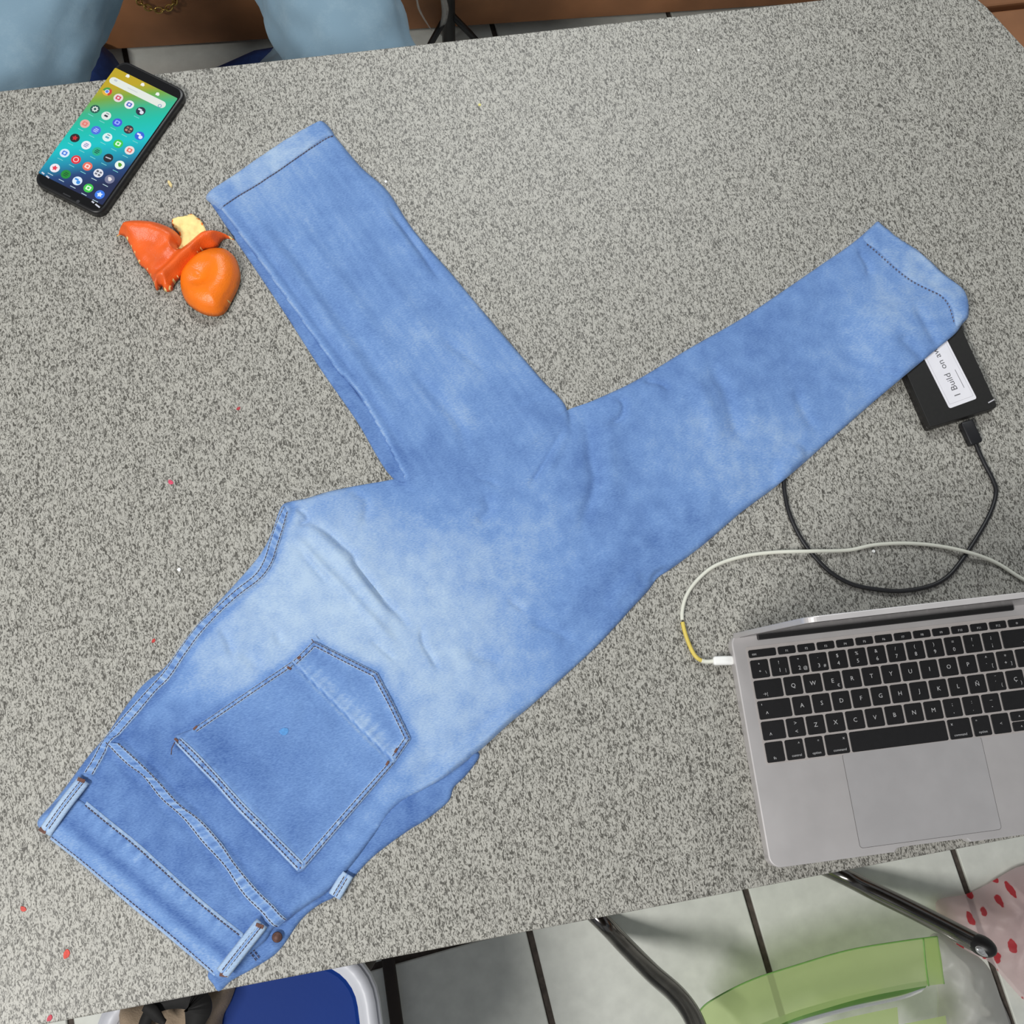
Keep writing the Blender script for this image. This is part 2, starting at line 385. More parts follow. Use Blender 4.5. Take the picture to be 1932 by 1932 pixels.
# the hard drive lies under the right hem: its plan is needed for the fold of the cloth above it
SSD_A = math.radians(8.2); SSD_C = Vector((0.5575, 0.3265)); SSD_W, SSD_L, SSD_H = 0.077, 0.115, 0.0125
def sup_main(P):
    c, s = math.cos(-SSD_A), math.sin(-SSD_A); q = P - np.array(SSD_C)
    u = q[:, 0]*c - q[:, 1]*s; v = q[:, 0]*s + q[:, 1]*c
    d = np.hypot(np.maximum(np.abs(u) - SSD_W/2, 0), np.maximum(np.abs(v) - SSD_L/2, 0))
    h = SSD_H*1.04*(1 - sstep(d/0.05)) + 0.0006*(d < 0.02)
    hl = zray(BVH[leg_o.name], P, 0.0)
    Lf = np.array(front_w); df, _, _ = seg_dist(P, np.vstack([Lf, Lf[:1]])); insf = inside(P, front_w)
    hf = np.where(insf, 0.003*sstep(df/0.008), 0)
    dc, _, _ = seg_dist(P, np.array(xy([(1479, 925), (1482, 880), (1500, 860)], .003))); hc = 0.0046*(1 - sstep((dc - .002)/.012))
    return np.maximum(np.maximum(np.maximum(h, hl), hf), hc)
CRE_MAIN = [  # (pixel polyline, height mm, width mm)
  ([(745, 902), (800, 886), (880, 872), (960, 850), (1010, 820), (1050, 788)], -0.6, 6),
  ([(1064, 806), (1040, 850), (1020, 885), (1000, 915)], -2.0, 3.0), ([(1076, 800), (1052, 850), (1030, 892)], 1.4, 6),
  ([(1100, 775), (1112, 820), (1118, 870), (1124, 915), (1100, 985)], -1.9, 8), ([(1140, 780), (1150, 850), (1150, 930)], 1.2, 14),
  ([(880, 890), (925, 905), (940, 915)], -1.4, 4), ([(912, 930), (925, 960), (900, 985)], -1.2, 7),
  ([(585, 985), (615, 1000), (640, 1022), (667, 1045), (672, 1062), (700, 1100), (728, 1135), (755, 1160), (768, 1180)], -1.6, 3.6), ([(576, 992), (610, 1020), (650, 1060), (690, 1112), (730, 1160)], 1.5, 7),
  ([(555, 1010), (600, 1060), (650, 1110), (700, 1165), (745, 1215)], 1.0, 5), ([(565, 1030), (585, 1060), (620, 1100)], -0.9, 4),
  ([(556, 955), (575, 965), (580, 980), (562, 990)], -1.8, 4), ([(660, 925), (690, 940), (690, 975), (680, 985)], -1.3, 5),
  ([(795, 1185), (800, 1215), (815, 1240), (825, 1260)], -1.3, 3), ([(700, 1205), (745, 1245)], -0.8, 3),
  ([(415, 1185), (428, 1205), (437, 1235)], -1.0, 4), ([(520, 1190), (530, 1215)], -0.8, 5), ([(455, 1230), (490, 1260)], -0.6, 6),
  ([(1160, 748), (1178, 757), (1174, 785), (1150, 800)], -1.6, 4), ([(1215, 715), (1250, 722), (1262, 735)], -1.3, 4),
  ([(1345, 690), (1372, 740), (1385, 790), (1400, 830)], -1.5, 9), ([(1310, 710), (1340, 780), (1360, 850)], 1.2, 12),
  ([(1500, 730), (1515, 770), (1540, 810)], -1.2, 8), ([(1690, 640), (1740, 690)], -1.4, 8), ([(1655, 700), (1690, 715)], -1.2, 5),
  ([(1622, 470), (1640, 500), (1640, 520)], -1.3, 5), ([(1720, 585), (1750, 640), (1765, 660)], -1.2, 7),
  ([(1232, 1105), (1240, 1085), (1262, 1072)], -2.2, 4), ([(1210, 1080), (1180, 1110), (1150, 1150)], 1.0, 9),
  ([(1000, 1170), (1050, 1190), (1080, 1210)], -1.0, 6), ([(960, 1130), (990, 1150)], -0.9, 4), ([(880, 1230), (950, 1250)], -0.9, 7),
  ([(985, 1332), (930, 1380), (870, 1425), (830, 1462)], 1.6, 9), ([(960, 1330), (900, 1385), (840, 1430), (780, 1470)], -0.9, 9),
  ([(1215, 1010), (1130, 1080), (1050, 1160)], 0.8, 18), ([(1420, 870), (1330, 940), (1240, 1010)], 0.8, 20)]
CRE_LEG = [([(452, 412), (520, 500), (600, 610), (690, 735), (765, 850)], -0.9, 5), ([(470, 405), (560, 520), (650, 650), (730, 770)], 1.0, 9),
  ([(520, 430), (600, 540), (680, 650), (760, 770)], -0.6, 8), ([(560, 420), (660, 560), (750, 690)], 0.7, 10),
  ([(735, 395), (770, 440), (800, 480), (830, 525)], -1.5, 4), ([(720, 400), (760, 450), (800, 510)], 0.8, 8),
  ([(780, 700), (860, 790), (880, 840)], -1.0, 7), ([(840, 640), (920, 700)], -0.8, 6), ([(640, 300), (700, 360), (760, 440)], 0.8, 10),
  ([(880, 800), (960, 770), (1040, 740)], -0.8, 8), ([(650, 420), (740, 540), (830, 660)], 0.5, 12)]
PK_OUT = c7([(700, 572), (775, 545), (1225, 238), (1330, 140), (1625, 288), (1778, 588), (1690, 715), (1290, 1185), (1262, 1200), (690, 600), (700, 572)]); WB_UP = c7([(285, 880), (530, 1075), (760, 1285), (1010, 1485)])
BACKRISE1 = c5([(870, 155), (830, 240), (800, 330), (770, 430), (720, 510), (620, 590), (520, 680), (420, 770), (330, 890), (250, 1010), (190, 1080), (90, 1190), (0, 1290)]) + c7([(370, 600), (330, 680), (290, 745)])
BACKRISE2 = c5([(888, 180), (862, 270), (832, 360), (802, 450), (742, 530), (642, 607), (547, 692), (442, 802), (352, 922), (272, 1042), (202, 1112), (110, 1222), (12, 1332)]) + c7([(402, 602), (362, 680), (322, 752)])
YOKE1 = c7([(440, 610), (540, 700), (620, 780), (720, 890), (810, 960), (900, 1060), (970, 1160), (1060, 1270), (1140, 1350), (1205, 1415)])
YOKE2 = c7([(385, 605), (480, 700), (560, 760), (640, 860), (740, 950), (830, 1060), (930, 1170), (1010, 1290), (1100, 1380), (1165, 1450)])
mid_line = lambda a, b: [((x1+x2)/2, (y1+y2)/2) for (x1, y1), (x2, y2) in zip(a, b)]
W_ = lambda pts, h=.007: xy(pts, h)
SEAMS = [(W_(mid_line(BACKRISE1, BACKRISE2)), 0.0042), (W_(mid_line(YOKE1, YOKE2)), 0.0062)]
def crease_sum(P, lst, h):
    z = np.zeros(len(P))
    for pts, a, w in lst:
        L_ = resample(catmull([Vector(p) for p in xy(pts, h)], 4), 0.004); d, arc, _ = seg_dist(P, L_); tot = max(arc.max(), 1e-6)
        taper = np.clip(np.minimum(arc, tot - arc)/(0.22*tot) + 0.25, 0, 1)
        z += a*0.001*np.exp(-(d/(w*0.00080))**2)*taper*2.5
    return z
def h_main(P):
    z = crease_sum(P, CRE_MAIN, .006) + 0.0013*fbm(P, 14, 3.1) + 0.0005*fbm(P, 45, 8.2)
    for ln, hw in SEAMS:
        d, arc, _ = seg_dist(P, ln); z += 0.0011*(1 - sstep((d - hw)/0.0016)) + 0.0004*np.sin(arc*900)*np.exp(-(d/hw)**2)
        z -= 0.0009*np.exp(-((d - hw*1.5)/0.0025)**2)
    return z
def blobs(P, lst, h=.006):
    w = np.zeros(len(P))
    for x, y, r, a in lst:
        c = at(x, y, h); w += a*np.exp(-((P[:, 0]-c.x)**2 + (P[:, 1]-c.y)**2)/(r/2000.0)**2)
    return w
FADE_MAIN = [(660, 1110, 170, .42), (480, 1190, 130, .34), (560, 1020, 110, .25), (820, 1060, 150, .22), (420, 1290, 90, .18), (860, 1300, 150, .30), (930, 1200, 130, .1), (700, 1240, 120, .15), (800, 1420, 110, .15), (1010, 1010, 110, .12),
  (1330, 810, 130, .2), (1480, 830, 110, .16), (1650, 560, 110, .15), (1600, 640, 90, .1), (1700, 610, 70, .12),
  (1420, 640, 150, -.22), (1250, 720, 90, -.2), (1130, 800, 90, -.25), (1110, 930, 80, -.15), (1250, 1010, 120, -.18), (1190, 1110, 90, -.22), (1560, 560, 120, -.1), (780, 960, 110, -.14), (900, 940, 90, -.15), (1400, 760, 80, -.15), (1540, 780, 70, -.1), (1710, 660, 50, -.18), (1620, 480, 60, -.1),
  (310, 1440, 120, -.42), (420, 1580, 150, -.34), (240, 1520, 120, -.36), (560, 1680, 120, -.28), (230, 1370, 60, -.18), (1120, 1150, 100, -.1), (1030, 1200, 90, -.08)]
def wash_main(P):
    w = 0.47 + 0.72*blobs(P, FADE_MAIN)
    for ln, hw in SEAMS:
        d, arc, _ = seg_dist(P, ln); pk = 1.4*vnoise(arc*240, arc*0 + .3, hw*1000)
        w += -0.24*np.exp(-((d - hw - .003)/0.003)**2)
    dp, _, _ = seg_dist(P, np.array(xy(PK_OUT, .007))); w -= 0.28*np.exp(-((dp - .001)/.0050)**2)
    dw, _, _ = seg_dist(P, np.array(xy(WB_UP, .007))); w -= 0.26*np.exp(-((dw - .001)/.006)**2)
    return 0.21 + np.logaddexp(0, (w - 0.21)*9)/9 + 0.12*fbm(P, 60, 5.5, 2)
def wash_shade_leg(P):
    w = 0.47 + blobs(P, [(560, 300, 90, .1), (480, 360, 70, .12), (720, 560, 120, -.05), (860, 700, 120, .05), (950, 780, 100, .04), (1000, 760, 70, -.12), (640, 330, 60, -.12), (800, 640, 90, .05), (870, 880, 90, -.12), (760, 860, 60, -.1)])
    a_, b_ = [np.array(v) for v in xy([(430, 400), (760, 880)])]; t_ = (b_ - a_)/np.linalg.norm(b_ - a_); arc = (P - a_) @ t_; d = (P - a_) @ np.array([-t_[1], t_[0]])
    st_ = 1.4*vnoise(arc*14, d*170, 2.0)
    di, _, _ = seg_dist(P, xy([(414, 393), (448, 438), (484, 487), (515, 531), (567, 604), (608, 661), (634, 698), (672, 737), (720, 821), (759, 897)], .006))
    w = w + .26*np.exp(-((di - .0022)/.0016)**2) - .45*np.exp(-(di/.0011)**2) - .10*np.exp(-((di-.009)/.005)**2)  # crease shade and a pale edge painted into the colour along the inseam step
    return w + 0.09*st_ + 0.08*fbm(P, 40, 2.5, 3)
def h_leg(P): return crease_sum(P, CRE_LEG, .006) + 0.0011*fbm(P, 16, 1.7) + 0.0004*fbm(P, 50, 4.4)

cloth('front_panel', front_w, M['denim'], jeans, 0.0028, 0.004, lambda P: 0.0008*fbm(P, 30, 2.2), lambda P: 0.26 + .15*fbm(P, 50, 5.3), None)
cloth('inner_leg_panel', under_w, M['denim'], jeans, 0.0020, 0.004, lambda P: 0.0006*fbm(P, 30, 6.2), lambda P: 0.30 + .15*fbm(P, 50, 3.3), None)
LEG_T, MAIN_T = 0.0050, 0.0052
sup_leg = lambda P: np.where(inside(P, under_w), 0.0012, 0.0)*0
SOFT = np.array(xy([(735, 903), (770, 893), (800, 880), (880, 868), (950, 852), (1000, 828), (1040, 795), (1085, 760)], .006))
def leg_soft(P):
    d = seg_dist(P, SOFT)[0]; return np.where(inside(P, main_w), np.maximum(0.0, 0.055*(1 - d/0.022)), 0.055)
leg_o = cloth('leg', leg_w, M['denim'], jeans, LEG_T, 0.006, h_leg, wash_shade_leg, sup_leg, soft=leg_soft)
soft_d = lambda P: seg_dist(P, SOFT)[0]
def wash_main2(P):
    f = sstep(soft_d(P)/0.05); return wash_main(P)*f + wash_shade_leg(P)*(1 - f)
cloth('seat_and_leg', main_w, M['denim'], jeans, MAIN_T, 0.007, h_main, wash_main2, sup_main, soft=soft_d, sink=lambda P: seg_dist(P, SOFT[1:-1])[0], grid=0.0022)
z_main = lambda P: zray(BVH['seat_and_leg'], P)
z_leg = lambda P: zray(BVH[leg_o.name], P, 0.0006)

# hems, waistband and pocket are sewn-on layers of their own
HEM_L = [(388, 363), (440, 325), (520, 270), (585, 232), (608, 224), (630, 251), (612, 260), (560, 297), (500, 337), (450, 368), (414, 393), (398, 380)]
cloth('hem', xy(HEM_L, .006), M['denim'], jeans, 0.0011, 0.0022, None, lambda P: 0.70 + 0.18*fbm(P, 60, 1.0, 2) + blobs(P, [(600, 240, 30, -.3), (420, 365, 30, -.15), (530, 280, 40, .15)]), z_leg, grid=0.002)
HEM_R = [(1650, 421), (1659, 413), (1668, 420), (1700, 446), (1740, 472), (1790, 520), (1814, 543), (1823, 562), (1822, 600), (1810, 616), (1797, 622), (1790, 590), (1772, 562), (1750, 545), (1700, 508), (1660, 470), (1632, 446)]
cloth('hem', xy(HEM_R, .010), M['denim'], jeans, 0.0011, 0.0022, None, lambda P: 0.62 + 0.2*fbm(P, 60, 2.0, 2) + blobs(P, [(1740, 510, 30, .2), (1660, 440, 30, -.15), (1810, 590, 30, -.1)]), z_main, grid=0.002)
WB = c7([(62, 970), (95, 1010), (130, 1042), (270, 1155), (400, 1265), (520, 1370), (640, 1468), (760, 1570), (850, 1652), (905, 1690), (960, 1640), (1000, 1560), (1030, 1500), (1010, 1485), (880, 1385), (760, 1285), (640, 1175), (530, 1075), (420, 985), (285, 880), (235, 850), (215, 830), (150, 880), (100, 925)])
WBL = W_([(100, 1560), (200, 1635), (300, 1715), (400, 1795)])
def wash_wb(P):
    d, arc, _ = seg_dist(P, xy(c7([(285, 880), (530, 1075), (760, 1285), (1010, 1485)]))); d2, arc2, _ = seg_dist(P, xy(c7([(130, 1042), (400, 1265), (640, 1468), (890, 1680)])))
    pk = 1.4*vnoise(arc*150, d*30, 1.0); f = d/(d + d2 + 1e-6)
    return 0.43 + 0.34*pk*np.exp(-(d/0.010)**2) - 0.28*np.exp(-((f - 0.52)/0.14)**2) + 0.14*np.exp(-((f-0.78)/0.15)**2) + 0.10*fbm(P, 60, 9.0, 2)
cloth('waistband', W_(WB), M['denim'], jeans, 0.0016, 0.0025, lambda P: 0.0005*fbm(P, 40, 7.0), wash_wb, z_main, grid=0.002, spline=False)
PK = c7([(700, 572), (775, 545), (1000, 395), (1225, 238), (1330, 140), (1480, 215), (1625, 288), (1700, 430), (1778, 588), (1730, 660), (1690, 715), (1490, 950), (1290, 1185), (1262, 1200), (1180, 1115), (980, 915), (790, 705), (690, 600)])
PKS = [(W_(c7([(712, 595), (800, 675), (900, 780), (1000, 890), (1100, 990), (1180, 1075), (1272, 1168)])), 0.0058), (W_(c7([(775, 553), (1230, 246)])), 0.0022), (W_(c7([(1260, 225), (1332, 155), (1618, 300), (1760, 588), (1705, 660)])), 0.0040), (W_(c7([(1690, 700), (1285, 1170)])), 0.0030)]
CREASE_PK = W_(c7([(1235, 243), (1690, 690)])); BAND_PK = W_(c7([(1300, 262), (1690, 640)]))
def h_pk(P):
    z = 0.0006*fbm(P, 30, 4.0)
    for ln, hw in PKS:
        d, arc, _ = seg_dist(P, ln); z += 0.0009*(1 - sstep((d - hw)/0.0014))
    d, _, sd = seg_dist(P, CREASE_PK); return z - 0.0010*np.exp(-(d/0.0016)**2) + 0.0007*np.exp(-((d-0.003)/0.003)**2)
def wash_pk(P):
    w = 0.31 + blobs(P, [(500, 1320, 70, .16), (680, 1330, 80, .12), (640, 1470, 90, .12), (430, 1420, 70, -.14), (560, 1560, 60, -.1), (590, 1440, 50, -.06), (600, 1600, 40, .1)])
    for ln, hw in PKS:
        d, arc, _ = seg_dist(P, ln); pk = 1.4*vnoise(arc*220, d*40, hw*777)
        w += (0.20 + 0.30*pk)*np.exp(-(d/(hw*1.3))**2)
    d, arc, _ = seg_dist(P, BAND_PK); pk = 1.4*vnoise(arc*220, arc*0 + .1, 6.6); w += (0.22 + 0.3*pk)*np.exp(-(d/0.009)**2)
    d, arc, _ = seg_dist(P, CREASE_PK); w += 0.2*np.exp(-((d-.0015)/0.0015)**2) - 0.35*np.exp(-(d/0.001)**2)
    return w
pocket = cloth('back_pocket', W_(PK), M['denim'], jeans, 0.0016, 0.0022, h_pk, wash_pk, lambda P: z_main(P), grid=0.002, spline=False)
zf_wb = lambda P: np.maximum(zray(BVH['waistband'], P), z_main(P))
zf_pk = lambda P: np.maximum(zray(BVH['back_pocket'], P), z_main(P))
def welt(lineA, lineB, zf, over=0.0012, lift=0.0007, mid=0.5, edge=0.85, seed=1.0, amp=0.5, freq=230.0, name='seam', sharp=False):
    """flat-felled seam: a raised puckered strip between two stitch lines, with worn pale edges"""
    n = 1 + int(max(np.linalg.norm(np.diff(np.array(lineA), axis=0), axis=1).sum(), .01)/0.0011)
    def rs(l):
        Q = resample(np.array(l) if sharp else catmull([Vector(p) for p in l], 6), 0.0005); t = np.linspace(0, len(Q)-1, n); i = np.arange(len(Q)); return np.stack([np.interp(t, i, Q[:, 0]), np.interp(t, i, Q[:, 1])], 1)
    A_, B_ = rs(lineA), rs(lineB); prof = [(-.0, -0.0007, .2), (0.0, .55, .95), (.12, 1.0, 1.0), (.3, .75, 0), (.5, .85, 0), (.7, .75, 0), (.88, 1.0, 1.0), (1.0, .55, .95), (1.0, -0.0007, .2)]
    V, F_, Wv = [], [], []; arc = np.r_[0, np.cumsum(np.linalg.norm(np.diff(A_, axis=0), axis=1))]
    zA, zB, zM = zf(A_), zf(B_), zf((A_ + B_)/2); k = len(prof); pk = 1.5*vnoise(arc*freq, arc*0 + seed, seed)
    for i in range(n):
        d = B_[i] - A_[i]; w = np.linalg.norm(d) + 1e-9; u = d/w; a = A_[i] - u*over; b = B_[i] + u*over
        for j, (f, h, e_) in enumerate(prof):
            p = a + (b - a)*f; zz = max((1-f)*zA[i] + f*zB[i], zM[i] if 0.2 < f < 0.8 else 0)
            if j in (0, k-1): zz -= 0.0016; p = p + u*(-.0006 if j == 0 else .0006)
            else: zz += lift*h*(1 + (.9*pk[i] if 0.2 < f < .8 else 0.2*pk[i]))
            V.append((p[0], p[1], TZ + zz)); Wv.append(edge + .12*pk[i] if e_ >= .9 else (mid + amp*pk[i] if e_ == 0 else .25))
    for i in range(n-1):
        for j in range(k-1): F_.append((i*k+j, (i+1)*k+j, (i+1)*k+j+1, i*k+j+1))
    o = mesh_obj(name, V, F_, M['denim'], jeans); at_ = o.data.attributes.new('wash', 'FLOAT', 'POINT'); at_.data.foreach_set('value', Wv)
    BVH[o.name] = BVHTree.FromPolygons(V, F_); return o
def on(o, zf): return lambda P: np.maximum(zray(BVH[o.name], P), zf(P))
_s1 = welt(W_(BACKRISE1), W_(BACKRISE2), z_main, mid=.5, seed=1.0); _s2 = welt(W_(YOKE2), W_(YOKE1), z_main, mid=.45, seed=2.0)
stitches('stitching', [W_(BACKRISE1), W_(BACKRISE2)], on(_s1, z_main), M['thread'], jeans); stitches('stitching', [W_(YOKE1), W_(YOKE2)], on(_s2, z_main), M['thread'], jeans)
WBU = c7([(290, 890), (420, 996), (530, 1086), (640, 1186), (760, 1296), (880, 1396), (1005, 1494)]); WBU2 = c7([(297, 876), (427, 982), (537, 1072), (647, 1172), (767, 1282), (887, 1382), (1010, 1480)])
WBE = c7([(132, 1035), (270, 1143), (400, 1253), (520, 1356), (640, 1455), (760, 1556), (885, 1662)]); WBE2 = c7([(122, 1045), (260, 1154), (390, 1265), (510, 1368), (630, 1467), (750, 1568), (876, 1674)])
for A_, B_, sd in ((WBU, WBU2, 3.0), (WBE2, WBE, 4.0)):
    o_ = welt(W_(A_), W_(B_), zf_wb, over=.0004, lift=.0006, mid=.75, edge=.85, seed=sd, amp=.2)
    stitches('stitching', [W_(WBU if sd == 3.0 else WBE)], on(o_, zf_wb), M['thread'], jeans)
PO1, PO2 = c7([(705, 604), (790, 692), (890, 795), (985, 902), (1085, 1003), (1170, 1090), (1262, 1186)]), c7([(725, 588), (805, 662), (905, 770), (1005, 880), (1105, 980), (1187, 1062), (1285, 1158)])
PS1, PS2 = c7([(785, 540), (1010, 386), (1232, 236)]), c7([(800, 556), (1022, 404), (1242, 256)])
PB1, PB2 = c7([(1240, 232), (1310, 164), (1331, 145), (1352, 154), (1480, 217), (1600, 278), (1622, 290), (1632, 310), (1695, 430), (1762, 566), (1773, 588), (1760, 608), (1705, 690)]), c7([(1256, 250), (1320, 190), (1338, 172), (1358, 181), (1470, 240), (1588, 299), (1604, 308), (1613, 325), (1675, 440), (1737, 570), (1745, 586), (1734, 602), (1688, 668)])
PR1, PR2 = c7([(1700, 700), (1490, 942), (1288, 1178)]), c7([(1672, 700), (1470, 925), (1284, 1140)])
for k_, (A_, B_, md_) in enumerate(((PO1, PO2, .5), (PS1, PS2, .5), (PB1, PB2, .45), (PR1, PR2, .5))):
    o_ = welt(W_(A_), W_(B_), zf_pk, over=.0010 if k_ == 0 else .0003, lift=.0011 if k_ == 0 else .0006, mid=md_, edge=.86, seed=5.0 + k_, amp=.45, sharp=k_ > 0)
    sh = lambda a, b, f: [(x1 + (x2-x1)*f, y1 + (y2-y1)*f) for (x1, y1), (x2, y2) in zip(a, b)]
    stitches('stitching', [W_(sh(A_, B_, .18)), W_(sh(A_, B_, .86))], on(o_, zf_pk), M['thread'], jeans)
stitches('stitching', [W_([(628, 255), (612, 262), (560, 297), (500, 337), (450, 368), (416, 391)])], lambda P: z_leg(P) + 0.0006, M['thread'], jeans)
stitches('stitching', [xy([(1640, 455), (1660, 472), (1700, 508), (1750, 545), (1772, 562), (1786, 585), (1795, 615)], .012)], lambda P: z_main(P) + 0.0006, M['thread'], jeans, dash=0.002, gap=0.0022)

def strap(name, p0, p1, width, m, parent, zf, arch=0.002, th=0.0016):
    a, b = [np.array(v) for v in xy([p0, p1], .010)]; t = (b - a)/np.linalg.norm(b - a); nrm = np.array([-t[1], t[0]]); V, Fc, Wv = [], [], []
    n, k = 16, 9
    for i in range(n + 1):
        f = i/n; c = a + (b - a)*f; z = TZ + float(zf(c[None])[0]) + 0.0014 + arch*math.sin(math.pi*f)
        for j in range(k):
            g = j/(k-1)*2 - 1; p = c + nrm*g*width/2
            ridge = 0.0007*(0.35 + abs(math.sin(g*math.pi*1.5)))*(1 if abs(g) < 0.99 else -0.6)
            V.append((p[0], p[1], z + ridge)); Wv.append(0.92 if abs(g) > 0.2 else 0.45)
        
    for i in range(n):
        for j in range(k-1): Fc.append((i*k+j, i*k+j+1, (i+1)*k+j+1, (i+1)*k+j))
    o = mesh_obj(name, V, Fc, m, parent); at_ = o.data.attributes.new('wash', 'FLOAT', 'POINT'); at_.data.foreach_set('value', Wv)
    md = o.modifiers.new('thickness', 'SOLIDIFY'); md.thickness = th; md.offset = -1
    for g in (-0.30, 0.30):
        stitches('stitching', [[tuple(a + (b-a)*f + nrm*g*width/2) for f in (0.04, 0.35, 0.65, 0.96)]], lambda P: np.array([float(zf(q[None])[0]) + 0.0038 + arch*math.sin(math.pi*min(1, max(0, np.dot(q - a, t)/np.linalg.norm(b-a)))) for q in P]), M['thread'], o)
    return o, a, b
zsup = lambda P: z_main(P)
loops = []
for p0, p1 in (((157, 1472), (84, 1570)), ((494, 1742), (420, 1836))):
    o, a, b = strap('belt_loop', p0, p1, 0.0105, M['denim'], jeans, lambda P: z_main(P) + 0.0010); loops.append((a, b))
def tack(px, py, rz, h, l=0.0055, w=0.002, name='bar_tack'):
    c = at(px, py, .009); z = float(z_main(np.array([[c.x, c.y]]))[0])
    bm_obj(name, box_bm(l, w, 0.0012, (0, 0, 0), 0.0005, 2, local(jeans) @ Matrix.Translation((c.x, c.y, TZ + z + h)) @ Matrix.Rotation(rz, 4, 'Z')), M['tack'], jeans, True)
for px, py, rz in ((154, 1472, -.5), (80, 1567, -.7), (491, 1746, -.5), (423, 1838, -.3)): tack(px, py, rz, 0.0050, 0.0070, 0.0034)
for px, py, rz in ((332, 1396, -.8), (368, 1373, .6), (545, 1260, -.7), (564, 1241, .6), (747, 1416, .9), (731, 1440, .9), (568, 1634, .9)): tack(px, py, rz, 0.0030, 0.0045, 0.0022)
ik = at(535, 1380, .010); zk = float(zf_pk(np.array([[ik.x, ik.y]]))[0])
bm = prism_bm([(.0042*math.cos(t*.7)*(1 + .2*math.sin(2*t)), .0034*math.sin(t*.7)) for t in range(9)], -.0004, .0002); bm.transform(local(jeans) @ Matrix.Translation((ik.x, ik.y, TZ + zk + .0003))); bm_obj('ink_spot', bm, mat('blue_ink_spot', srgb(84, 142, 204), .9, noise_amt=.15, noise_scale=500), jeans)
# small copper rivet at the front pocket corner
rv = at(523, 1768, .006); bm = bmesh.new(); bmesh.ops.create_cone(bm, cap_ends=True, segments=20, radius1=0.0046, radius2=0.0036, depth=0.0016)
bmesh.ops.bevel(bm, geom=[e for e in bm.edges if abs(e.verts[0].co.z - e.verts[1].co.z) < 1e-6 and e.verts[0].co.z > 0], offset=0.0006, segments=2, affect='EDGES')
bm.transform(local(jeans) @ Matrix.Translation((rv.x, rv.y, rv.z + 0.0012))); bm_obj('rivet', bm, M['copper'], jeans, True)
strapf = lambda P: np.full(len(P), 0.003)
strap('belt_loop', (630, 1692), (655, 1650), 0.010, M['denim'], jeans, strapf, 0.001)
stitches('stitching', [xy([(470, 1795), (486, 1815)], .003), xy([(476, 1790), (492, 1811)], .003)], lambda P: np.full(len(P), 0.0034), M['thread'], jeans)
# loose thread ends
for pts in ([(330, 1400), (324, 1412), (323, 1424)], [(592, 1212), (588, 1206)]):
    tube('thread_end', [at(x, y, .0125) for x, y in pts], 0.0005, M['thread'], None, 5).parent = None
for o in [o for o in bpy.data.objects if o.name.startswith('thread_end')]:
    o.data.transform(local(jeans)); o.parent = jeans

# ================================================================== PHONE
pc = [at(x, y, .009) for x, y in ((228, 104), (348, 172), (197, 414), (60, 345))]
PA = math.radians(-37.0)
PCEN = sum(pc, Vector())/4
PW, PL, PH = 0.0815, 0.1690, 0.0095
phone = empty('smartphone', (PCEN.x, PCEN.y, TZ), PA); tag(phone, 'black smartphone with lit home screen of round app icons', 'smartphone')
M['phone_black'] = mat('phone_case', srgb(16, 16, 18), 0.38, noise_amt=0.2, noise_scale=90)
M['phone_glass'] = mat('phone_glass', srgb(10, 10, 12), 0.12)
bm_obj('case', prism_bm(rrect(PW, PL, 0.011, 8), 0.0, PH, 0.0022, 3), M['phone_black'], phone, True)
bm_obj('glass', prism_bm(rrect(PW - 0.006, PL - 0.006, 0.009, 8), PH - 0.0005, PH + 0.0003), M['phone_glass'], phone)
Li = local(phone)
def lp(px, py): v = Li @ at(px, py, PH + 0.0005); return (v.x, v.y)
c8 = lambda x, y: (60 + x/5.683, 90 + y/5.683)
sc4 = [lp(*c8(x, y)) for x, y in ((880, 190), (1535, 545), (765, 1715), (105, 1335))]
sx0 = (sc4[0][0] + sc4[3][0])/2; sx1 = (sc4[1][0] + sc4[2][0])/2; sy1 = (sc4[0][1] + sc4[1][1])/2; sy0 = (sc4[2][1] + sc4[3][1])/2
def screen_mat():
    m = bpy.data.materials.new('home_screen'); m.use_nodes = True; nt = m.node_tree; L = nt.links; b = nt.nodes['Principled BSDF']
    b.inputs['Base Color'].default_value = (0.01, 0.01, 0.01, 1); b.inputs['Roughness'].default_value = 0.15
    tc = nt.nodes.new('ShaderNodeTexCoord'); sp = nt.nodes.new('ShaderNodeSeparateXYZ'); L.new(tc.outputs['Generated'], sp.inputs[0])
    def mth(op, x, y):
        k = nt.nodes.new('ShaderNodeMath'); k.operation = op
        for i, v in enumerate((x, y)):
            if isinstance(v, (int, float)): k.inputs[i].default_value = v
            else: L.new(v, k.inputs[i])
        return k.outputs[0]
    t = mth('ADD', mth('MULTIPLY', sp.outputs['Y'], 1.0), mth('MULTIPLY', mth('SUBTRACT', 0.5, sp.outputs['X']), 0.42))
    r = nt.nodes.new('ShaderNodeValToRGB'); e = r.color_ramp.elements
    stops = [(0.0, (22, 34, 74)), (0.14, (22, 62, 116)), (0.26, (12, 138, 168)), (0.42, (0, 186, 190)), (0.62, (10, 182, 160)), (0.76, (50, 172, 130)), (0.88, (110, 160, 60)), (1.0, (180, 156, 20))]
    e[0].position, e[0].color = stops[0][0], (*srgb(*stops[0][1]), 1); e[1].position, e[1].color = stops[-1][0], (*srgb(*stops[-1][1]), 1)
    for p_, c_ in stops[1:-1]: k = e.new(p_); k.color = (*srgb(*c_), 1)
    L.new(t, r.inputs['Fac']); L.new(r.outputs['Color'], b.inputs['Emission Color']); b.inputs['Emission Strength'].default_value = 1.3
    return m
scr = bm_obj('screen', prism_bm(rrect(sx1 - sx0, sy1 - sy0, 0.0012, 3), -0.00005, 0.00015), screen_mat(), phone)
